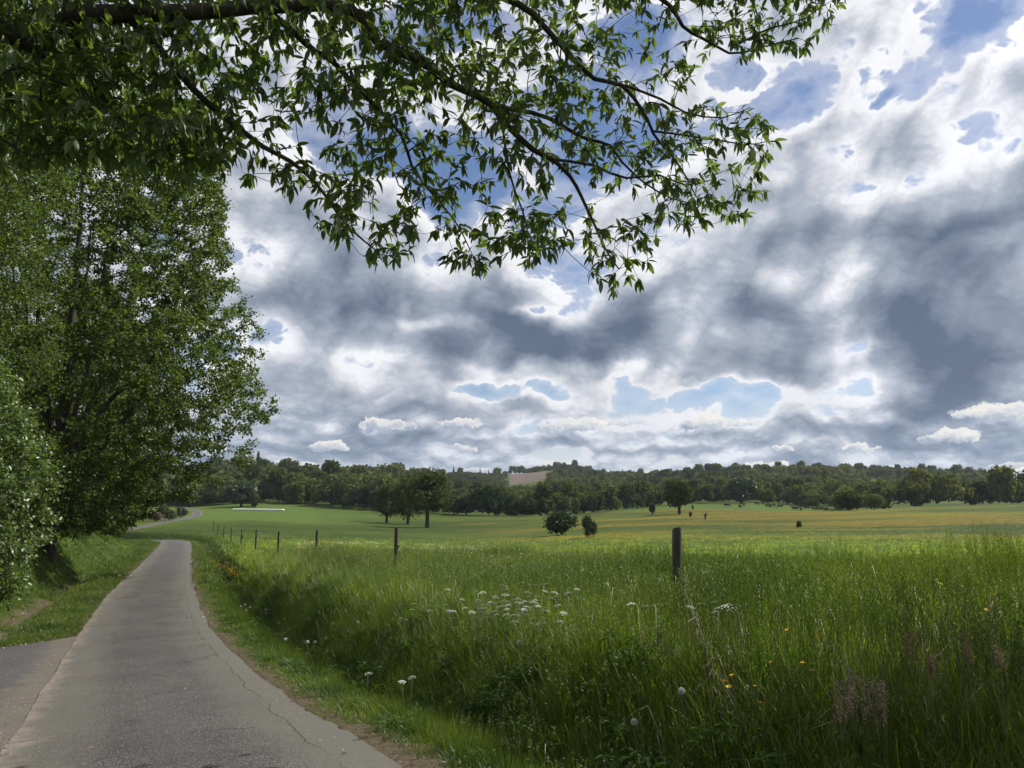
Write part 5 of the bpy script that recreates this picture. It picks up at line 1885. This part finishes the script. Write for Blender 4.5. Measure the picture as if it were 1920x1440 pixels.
def build_flowers():
    r = random.Random(33)
    # umbels
    um = []
    for v in range(5):
        b, st = Buf(), Buf()
        R = [.034, .042, .050, .038, .046][v]
        for i in range(15):
            a, q = i * 2.4, R * math.sqrt((i + .5) / 15)
            zc = -.35 * q * q / R
            V, F = petals(6, .0005, .0078, .0032, zc, zc + r.uniform(-.001, .002), r.random())
            V = [(x + cos(a) * q, y + sin(a) * q, z) for x, y, z in V]
            b.add(V, F)
            st.tubes2([(0, 0, -.035)], [(cos(a) * q, sin(a) * q, zc)], [.0008], [.0005], 3)
        um.append((b.mesh('umbel_petals', M_white), st.mesh('umbel_rays', M_stem)))
    G = 'white cow parsley heads above the grass'
    spots = []
    # the drift of white umbels left of the nearest post
    tries = 0
    while len(spots) < 84 and tries < 4000:
        tries += 1
        x, y = r.uniform(780, 1110) * .5 + r.gauss(920, 95) * .5, 0
        x = min(max(x, 778), 1110)
        y = 1128 + (x - 905) * .02 + r.gauss(0, 22)
        if y < 1085 or y > 1175:
            continue
        if min([math.hypot(x - a, (y - b_) * 1.6) for a, b_ in spots] or [99]) < 7.5:
            continue
        spots.append((x, y))
    spots += [(745, 1158), (752, 1163), (760, 1160), (689, 1262), (717, 1249), (1290, 1136), (1302, 1130), (1352, 1128), (1362, 1136), (1375, 1132), (1345, 1146), (1330, 1140), (1368, 1122), (1386, 1140), (770, 1268), (762, 1277), (1232, 1133), (1226, 1136), (1180, 1130)]
    for i, (px, py) in enumerate(spots):
        h = r.uniform(.66, .84)
        if i >= 84 and px < 780 and py > 1200:
            h *= .62
        p = hit(px, py, 3.0, 30, h)
        if p is None:
            continue
        t = empty('cow_parsley', p, '', 'cow parsley', G)
        if i < 84:
            side = ['at the lane end of the drift', 'a little in from the lane end', 'just left of the thickest part', 'in the thickest part', 'just right of the thickest part', 'halfway towards the nearest post', 'at the post end of the drift'][min(6, int((px - 770) / 48))]
            row = 'uppermost' if py < 1108 else 'upper' if py < 1122 else 'middle' if py < 1136 else 'lower' if py < 1150 else 'lowest'
            t['label'] = f'white cow parsley head of the {row} rank, {side}'
        elif i < 87:
            t['label'] = 'white cow parsley head just outside the drift, over the ditch'
        elif i < 89 or px in (770, 762):
            t['label'] = 'white cow parsley head low in the dark ditch'
        else:
            t['label'] = 'pale cow parsley head beside the foot of the nearest post'
        st = Buf()
        s = lean_stem(h - .03, r)
        st.tube(s, [.003, .0022, .0016], 4)
        link('stem', st.mesh('parsley_stem', M_stem), t)
        k = r.randrange(5)
        for nm, me in zip(('petals', 'rays'), um[k]):
            o = link(nm, me, t)
            o.location = (s[-1][0], s[-1][1], h)
            o.rotation_euler = (r.uniform(-.25, .25), r.uniform(-.25, .25), r.uniform(0, 6))
            sc = r.uniform(.8, 1.2)
            o.scale = (sc, sc, sc)
    # dandelion clocks: a ball of seed parachutes round a small core
    ck = []
    for v in range(2):
        b, c = Buf(), Buf()
        for i in range(90):
            z = 1 - 2 * (i + .5) / 90
            a = i * 2.39996
            q = math.sqrt(1 - z * z)
            d = np.array([cos(a) * q, sin(a) * q, z])
            if z < -.75:
                continue
            b.tubes2([d * .006], [d * .016], [.0003], [.0003], 3)
            n1 = np.cross(d, (.3, .5, .8))
            n1 /= np.linalg.norm(n1)
            n2 = np.cross(d, n1)
            tip = d * .0175
            V = [tip - d * .002] + [tip + (n1 * cos(w) + n2 * sin(w)) * .0048 + d * .0035 for w in np.linspace(0, 6.28, 6)[:-1]]
            b.add(V, [(0, 1 + j, 1 + (j + 1) % 5, 1 + (j + 1) % 5) for j in range(5)])
        c.tube([(0, 0, -.004), (0, 0, 0), (0, 0, .004)], [.003, .006, .003], 6)
        ck.append((b.mesh('seed_ball', M_down), c.mesh('seed_core', M_stem)))
    G = 'dandelion clocks along the right-hand verge'
    for i, (px, py, h, lb) in enumerate([
            (576.5, 1204, .32, 'dandelion clock, first of the tall trio by the dock leaves'), (590.6, 1204, .32, 'dandelion clock, middle of the tall trio by the dock leaves'), (611, 1197, .35, 'dandelion clock, tallest of the trio by the dock leaves'),
            (671, 1167, .40, 'dandelion clock alone against the dark ditch bank'), (535, 1199, .24, 'dandelion clock right above the dock leaves'), (522, 1168, .24, 'dandelion clock alone up the verge from the dock leaves'),
            (498, 1143, .22, 'upper dandelion clock of the stacked pair on the verge'), (499, 1149.5, .18, 'lower dandelion clock of the stacked pair on the verge'), (461, 1145, .2, 'lowest dandelion clock of the small white cluster on the verge'),
            (451, 1137, .2, 'leftmost dandelion clock of the small white cluster on the verge'), (459, 1134, .22, 'topmost dandelion clock of the small white cluster on the verge'), (468, 1139, .2, 'rightmost dandelion clock of the small white cluster on the verge'),
            (974, 1205, .62, 'dandelion clock standing in hay grass below the parsley drift'), (1278, 1296, .6, 'dandelion clock in the dark grass below the nearest post'), (1189, 1354, .5, 'lowest dandelion clock, in the shade near the picture\'s bottom')]):
        h += .16 if i < 12 else .06
        p = hit(px, py, 3, 40, h)
        if p is None:
            continue
        t = empty('dandelion_clock', p, lb, 'dandelion', G)
        st = Buf()
        st.tube([(0, 0, 0), (.008, 0, h * .5), (0, 0, h)], [.0022, .002, .0018], 5)
        link('stem', st.mesh('dandelion_stem', M_stem), t)
        for nm, me in zip(('seed_ball', 'core'), ck[i % 2]):
            o = link(nm, me, t)
            o.location = (0, 0, h)
            o.scale = (1.25, 1.25, 1.25)
    # buttercups
    bc = []
    for v in range(3):
        b = Buf()
        V, F = [], []
        for i in range(5):
            a = i * 2 * pi / 5 + v
            c, s = cos(a), sin(a)
            k = len(V)
            V += [(c * .001, s * .001, 0), (c * .008 - s * .007, s * .008 + c * .007, .004), (c * .0155 - s * .004, s * .0155 + c * .004, .0075), (c * .0155 + s * .004, s * .0155 - c * .004, .0075), (c * .008 + s * .007, s * .008 - c * .007, .004)]
            F += [(k, k + 4, k + 2, k + 1), (k + 1, k + 4, k + 3, k + 2)]
        b.add(V, F)
        c = Buf()
        c.tube([(0, 0, .001), (0, 0, .005)], [.0035, .002], 6)
        bc.append((b.mesh('buttercup_petals', M_yellow), c.mesh('buttercup_centre', M_yellow)))
    G = 'yellow buttercups in the tall grass'
    A, Bq, Cq, Dq, E = 'of the high loose bunch right of the nearest post', 'of the bright bunch near the red sorrel', 'of the scattered few over the pale sorrel clump', 'of the short row left of the pale sorrel clump', 'of the handful in the dark grass below the nearest post'
    L = [(1373, 1267, E), (1358.6, 1277.7, E), (1367, 1288.5, E), (1401, 1288, E), (1414.5, 1287.5, E), (1427, 1318.5, E), (1195.7, 1053, 'alone near the crest'), (1706, 1067, A), (1682.7, 1079, A), (1693, 1077, A), (1751, 1062, A), (1766.6, 1077.7, A),
         (1754.5, 1088, A), (1764.7, 1095.6, A), (1868, 1100.7, 'right above the red sorrel spike'), (1757, 1145, 'upper one of a close pair on dark stems'), (1760, 1154.7, 'lower and bigger one of a close pair on dark stems'), (1838, 1151.5, Bq), (1848.7, 1144.5, Bq), (1805, 1173, Bq), (1798.6, 1181, Bq),
         (1826, 1197.8, Bq), (1833.7, 1185, Bq), (1888.6, 1187.6, Bq), (1914, 1176.4, Bq), (1816, 1190.8, Bq), (1476, 1181.8, Cq), (1533.5, 1197, Cq), (1559.7, 1194.6, Cq), (1444.7, 1243, Dq), (1474, 1249, Dq), (1506, 1243.8, Dq), (1523, 1257.9, Dq), (1537, 1247.6, Dq), (1716, 1020, 'alone on the crest of the grass')]
    place = {A: ['top', 'leftmost', 'second from the left', 'rightmost high', 'far right', 'lower', 'lowest'], Bq: ['left of sorrel', 'topmost', 'upper left', 'leftmost', 'lowest', 'central', 'rightmost', 'picture-edge', 'small half-hidden'],
             Cq: ['leftmost', 'middle', 'rightmost'], Dq: ['first', 'second', 'third', 'lowest', 'last'], E: ['topmost', 'leftmost', 'middle', 'upper right', 'right', 'lowest']}
    cnt = {}
    for i, (px, py, w) in enumerate(L):
        h = r.uniform(.60, .74)
        p = hit(px, py, 2.2, 40, h)
        if p is None:
            continue
        cnt[w] = cnt.get(w, -1) + 1
        lb = f'{place[w][cnt[w]]} yellow buttercup {w}' if w in place else f'yellow buttercup {w}'
        t = empty('buttercup', p, lb, 'buttercup', G)
        st = Buf()
        st.tube([(0, 0, 0), (.02, 0, h * .5), (0, 0, h)], [.0018, .0015, .0012], 4)
        link('stem', st.mesh('buttercup_stem', M_stem), t)
        tilt = (r.uniform(-.3, .5), r.uniform(-.3, .3), r.uniform(0, 6))
        for nm, me in zip(('petals', 'centre'), bc[i % 3]):
            o = link(nm, me, t)
            o.location = (0, 0, h)
            o.rotation_euler = tilt
            s = r.uniform(.95, 1.25)
            o.scale = (s, s, s)
    # sorrel and meadow-grass gone to seed
    G = 'seeding sorrel stems standing in the grass'
    for px, py, top, w, k, lb in [(1600, 1318, 1245, 20, 0, 'pale brown sorrel clump, its tallest central stems'), (1572, 1330, 1258, 16, 0, 'pale brown sorrel stems on the clump\'s left flank'), (1628, 1330, 1262, 18, 0, 'pale brown sorrel stems on the clump\'s right flank'),
                                  (1652, 1318, 1270, 10, 0, 'thin pale sorrel stem just right of the clump'), (1858, 1190, 1108, 8, 1, 'tall red-brown sorrel spike beside the bright buttercups'), (1873, 1228, 1196, 7, 1, 'short red-brown sorrel spike below the tall one'),
                                  (1812, 1212, 1176, 6, 1, 'small reddish sorrel among the bright buttercups'), (1736, 1232, 1210, 8, 1, 'low reddish sorrel tuft in mid meadow'), (1692, 1160, 1124, 6, 1, 'slim reddish sorrel below the high buttercups'), (1703, 1205, 1170, 5, 1, 'faint brown sorrel stem left of the dark-stemmed pair')]:
        h = .82
        p = hit(px, top, 2.2, 30, h)
        if p is None:
            continue
        b, sd = Buf(), Buf()
        d = p[1]
        hh = (py - top) / KPX * d
        for j in range(3 + int(w / 4)):
            ox, oy = r.uniform(-1, 1) * w / KPX * d * .7, r.uniform(-.05, .05)
            tt = h * r.uniform(.88, 1)
            b.tubes2([(ox * .5, oy, 0)], [(ox, oy, tt)], [.002], [.001], 3)
            for q in range(40):
                z = tt - hh * r.random()
                a = r.uniform(0, 6.28)
                f = .006 + .022 * math.sin(pi * min(1, (tt - z) / hh + .1)) * r.random()
                c = np.array([ox + cos(a) * f, oy + sin(a) * f, z])
                e = .0035 * r.uniform(.7, 1.3)
                sd.add([c + (-e, 0, 0), c + (0, e, e), c + (e, 0, 0), c + (0, -e, -e)], [(0, 1, 2, 3)])
        t = empty('sorrel', p, lb, 'sorrel', G)
        link('stem', b.mesh('sorrel_stem', M_straw), t)
        link('seed_head', sd.mesh('sorrel_seeds', M_sorrel if k else M_litter), t)
    # dock with broad shiny leaves on the verge
    TV, TF = lance(.35, .35, 6, w=.17)
    Gd = 'broad-leaved dock plants on the verge'
    for px, py, s, n, lb in [(545, 1248, .24, 11, 'broad-leaved dock plant with shiny leaves by the tall dandelion clocks'), (525, 1232, .18, 8, 'smaller dock plant just up the verge from the shiny one'), (560, 1262, .13, 6, 'little dock seedling at the asphalt edge'), (693, 1224, .16, 7, 'dock plant glinting in the dark ditch')]:
        p = hit(px, py, 3, 40)
        t = empty('dock_plant', p, lb, 'dock', Gd)
        for i in range(n):
            a = i * 2.4 + r.uniform(-.3, .3)
            el = r.uniform(.25, 1.0)
            M = frames([(cos(a) * cos(el), sin(a) * cos(el), sin(el))], (0, 0, 1), np.array([r.uniform(-.4, .4)])) * s * r.uniform(.7, 1.15)
            b = Buf()
            b.stamp(TV, TF, M, np.zeros((1, 3)))
            link('leaf', b.mesh('dock_leaf', M_dock, True), t)
    # nettles and hogweed at the bottom edge of the verge
    G = 'leafy weeds where the verge meets the ditch'
    TV, TF = lance(.25, .4, 4, w=.22)

    def weed(n, h, leaf, seed):
        q = random.Random(seed)
        b, st = Buf(), Buf()
        D, O, S = [], [], []
        for i in range(n):
            a, rr = q.uniform(0, 6.28), .10 * math.sqrt(q.random())
            hh = h * q.uniform(.6, 1)
            x, y = cos(a) * rr, sin(a) * rr
            st.tubes2([(x, y, 0)], [(x * 1.6, y * 1.6, hh)], [.0025], [.0015], 4)
            m = 5
            for k in range(m):
                for s in (0, pi):
                    b_ = k * 1.57 + s + a
                    t = .3 + .7 * (k + 1) / m
                    D.append((cos(b_), sin(b_), q.uniform(-.1, .5)))
                    O.append((x * (1 + .6 * t), y * (1 + .6 * t), hh * t))
                    S.append(leaf * q.uniform(.7, 1.2) * (1.15 - .4 * t))
        D, O, S = np.array(D), np.array(O), np.array(S)
        M = frames(D) * S[:, None, None]
        b.stamp(TV, TF, M, O)
        return b.mesh('weed_leaves', M_weed), st.mesh('weed_stems', M_stem)
    wk = [weed(5, .26, .085, i) for i in range(4)]
    spots = [(822, 1352, 'leafy weed at the tip of the dead-leaf litter'), (850, 1366, 'weed in the light patch, next to the litter tip'), (878, 1358, 'second weed of the light patch'), (905, 1350, 'tallest weed of the light patch'), (930, 1356, 'weed at the dark end of the light patch'),
             (860, 1402, 'weed in the grass below the light patch'), (905, 1398, 'middle weed of the lower band'), (955, 1392, 'weed of the lower band under the dark ditch'), (1010, 1410, 'pale toothed weed in the lower grass'), (1060, 1402, 'weed beside the pale toothed one'),
             (1085, 1425, 'weed nearly cut off by the picture\'s bottom'), (1130, 1392, 'last weed of the lower band, in tall grass'), (1185, 1176, 'leafy weed mound before the nearest post'), (1216, 1168, 'second leafy weed of the mound before the nearest post'), (1165, 1190, 'left leafy weed of the mound before the nearest post')]
    for i, (px, py, lb) in enumerate(spots):
        p = hit(px, min(py, 1436) + (0 if py > 1250 else 25), 2.5, 30, 0.0 if py > 1250 else .45)
        if p is None:
            continue
        t = empty('leafy_weed', p, lb, 'weed', G)
        t.scale = (1.15,) * 3 if py > 1250 else (1.6, 1.6, 2.4)
        link('foliage', wk[i % 4][0], t)
        link('stem', wk[i % 4][1], t)
    # flecks of flowers nobody could count
    b = Buf()
    V, F = petals(6, 0, .02, .009, 0, .004)
    b.add(V, F)
    fw = template('fleck_white', b.mesh('fleck_white', M_white))
    b = Buf()
    b.add(V, F)
    fy = template('fleck_yellow', b.mesh('fleck_yellow', M_yellow))
    n = 2600
    px, py = rng.uniform(640, 1240, n), 1012 + np.abs(rng.normal(0, 26, n))
    ok = fbm(px * .02, py * .05, 3, 3) > .47
    pts, idx = [], []
    for a, c in zip(px[ok], py[ok]):
        pass
    x, y = pick_points(5200, 14, 56, 560, 1260, .7)
    pn = fbm(x * .3, y * .3, 3, 3)
    sd, I = road_sd(x, y)
    k = (pn > .5) & (sd - HW > 3)
    x, y = x[k], y[k]
    hh = .50 + .12 * rng.random(len(x))
    P1 = np.column_stack([x, y, ground(x, y) + hh])
    i1 = (rng.random(len(x)) < .28).astype(int)
    # the yellow and white patch on the verge
    m = 420
    q = np.array([hit(397 + 55 * t + rng.normal(0, 5), 1052 + 26 * t + rng.normal(0, 4), 15, 60, .22) for t in rng.random(m)])
    q[:, 2] += .22
    q2 = np.array([hit(410 + 60 * t + rng.normal(0, 12), 1082 + 40 * t + rng.normal(0, 8), 12, 60, .18) for t in rng.random(170)])
    q2[:, 2] += .18
    x, y = pick_points(700, 4, 30, -200, 260, .7)
    sd, I = road_sd(x, y)
    kk = (-sd - HW > .2) & (side_in(x, y) < -.4)
    q3 = np.column_stack([x[kk], y[kk], ground(x[kk], y[kk]) + .12])
    PT = np.vstack([P1, q, q2, q3])
    ix = np.concatenate([i1, np.ones(m, int), np.zeros(170, int), (rng.random(len(q3)) < .6).astype(int)])
    sc = np.concatenate([np.clip(P1[:, 1] / 26, .6, 1.3), np.full(m, .85), np.full(170, .85), np.full(len(q3), .45)])
    n = len(PT)
    scatter('meadow_flowers', PT, np.stack([rng.normal(0, .5, n), rng.normal(0, .5, n), rng.uniform(0, 6, n)], -1), np.stack([sc] * 3, -1), ix, [fw, fy],
            'flecks of white and yellow flowers through the grass', 'flowers')
    # dead leaves and clippings on the verge and in the ditch
    lt = []
    for v in range(4):
        TV2, TF2 = lance([.5, -.4, .2, .8][v], [.6, .3, .9, .2][v], 3, w=[.25, .3, .18, .28][v])
        b = Buf()
        b.add(TV2, TF2)
        lt.append(template('dead_leaf', b.mesh('dead_leaf', M_litter)))
    x, y = pick_points(52000, 2.8, 40, -500, 1300, .6)
    sd, I = road_sd(x, y)
    mk = mask_of(x, y)[:, 0]
    s = np.abs(sd) - HW
    k = (s > -.06) & (side_in(x, y) < .25) & (rng.random(len(x)) < mk * np.where(sd > 0, .75, .95))
    k |= (rng.random(len(x)) < .012) & (s > -1.2) & (s < 0)
    x, y, sd, s = x[k], y[k], sd[k], s[k]
    n = len(x)
    sc = rng.uniform(.018, .06, n)
    scatter('leaf_litter', np.column_stack([x, y, ground(x, y) + .012]), np.stack([rng.normal(0, .5, n), rng.normal(0, .5, n), rng.uniform(0, 6, n)], -1), np.stack([sc] * 3, -1),
            rng.integers(0, 4, n), lt, 'dead leaves and clippings littering the verge edge and ditch', 'leaf litter')
    # loose grit along the lane's left edge and over the asphalt
    M_grit = plain_mat('grit', [(.3, (.10, .085, .07)), (.5, (.22, .19, .16)), (.7, (.38, .34, .30))], 40)
    gt = []
    for v in range(3):
        rr = random.Random(v)
        b = Buf()
        V = [(cos(a) * rr.uniform(.7, 1), sin(a) * rr.uniform(.7, 1), 0) for a in np.linspace(0, 6.28, 6)[:-1]] + [(rr.uniform(-.2, .2), rr.uniform(-.2, .2), .7)]
        b.add(V, [(i, (i + 1) % 5, 5, 5) for i in range(5)])
        gt.append(template('grit_stone', b.mesh('grit_stone', M_grit)))
    x, y = pick_points(60000, 2.6, 22, -500, 820, .6)
    sd, I = road_sd(x, y)
    e = sd + HW
    on = ((np.abs(sd) < HW - .05) | (side_in(x, y) > 0) & (sd < 0))
    pr_ = np.exp(-((e + .12) / .30) ** 2) * .55 * (fbm(x * 1.4, y * 1.4, 3, 8) > .42) + .015 + .25 * sstep(.35, .1, HW - sd) * (sd > 0)
    k = on & (rng.random(len(x)) < pr_)
    x, y, sd, I = x[k], y[k], sd[k], I[k]
    n = len(x)
    zz = RS[I, 2] + np.where(np.abs(sd) < HW, .024 - .012 * (sd / HW) ** 2, -.006)
    sc = rng.uniform(.003, .011, n)
    scatter('loose_grit', np.column_stack([x, y, zz]), np.stack([rng.normal(0, .3, n), rng.normal(0, .3, n), rng.uniform(0, 6, n)], -1), np.stack([sc] * 3, -1),
            rng.integers(0, 3, n), gt, 'loose grit and small stones between the lane and the side road', 'grit')
    # broad-leaved growth in the ditch and under the bank
    wt = []
    for v, (lv, stm) in enumerate(wk):
        wt.append(template('ditch_weed', lv))
    x, y = pick_points(14000, 3.0, 34, 150, 1700, .62)
    sd, I = road_sd(x, y)
    s = sd - HW
    k = (s > .35) & (s < 3.0) & (rng.random(len(x)) < .22 * (sstep(.6, 1.1, s) + .25) * sstep(3.0, 2.0, s)) & (x * x + y * y > 12)
    k |= (s > 3) & (rng.random(len(x)) < .16 * sstep(.52, .62, fbm(x * .9, y * .9, 3, 61))) & (x * x + y * y > 20)
    x, y, s = x[k], y[k], s[k]
    n = len(x)
    sc = rng.uniform(.6, 1.5, n) * np.where(s < 1.1, .55, 1) * np.where(s > 3, 1.35, 1)
    scatter('ditch_weeds', np.column_stack([x, y, ground(x, y) - .02]), np.stack([rng.normal(0, .15, n), rng.normal(0, .15, n), rng.uniform(0, 6, n)], -1), np.stack([sc, sc, sc * 1.2], -1),
            rng.integers(0, 4, n), wt, 'rank broad-leaved weeds filling the roadside ditch', 'weeds')


if 'F' not in FAST:
    build_posts()
    build_flowers()
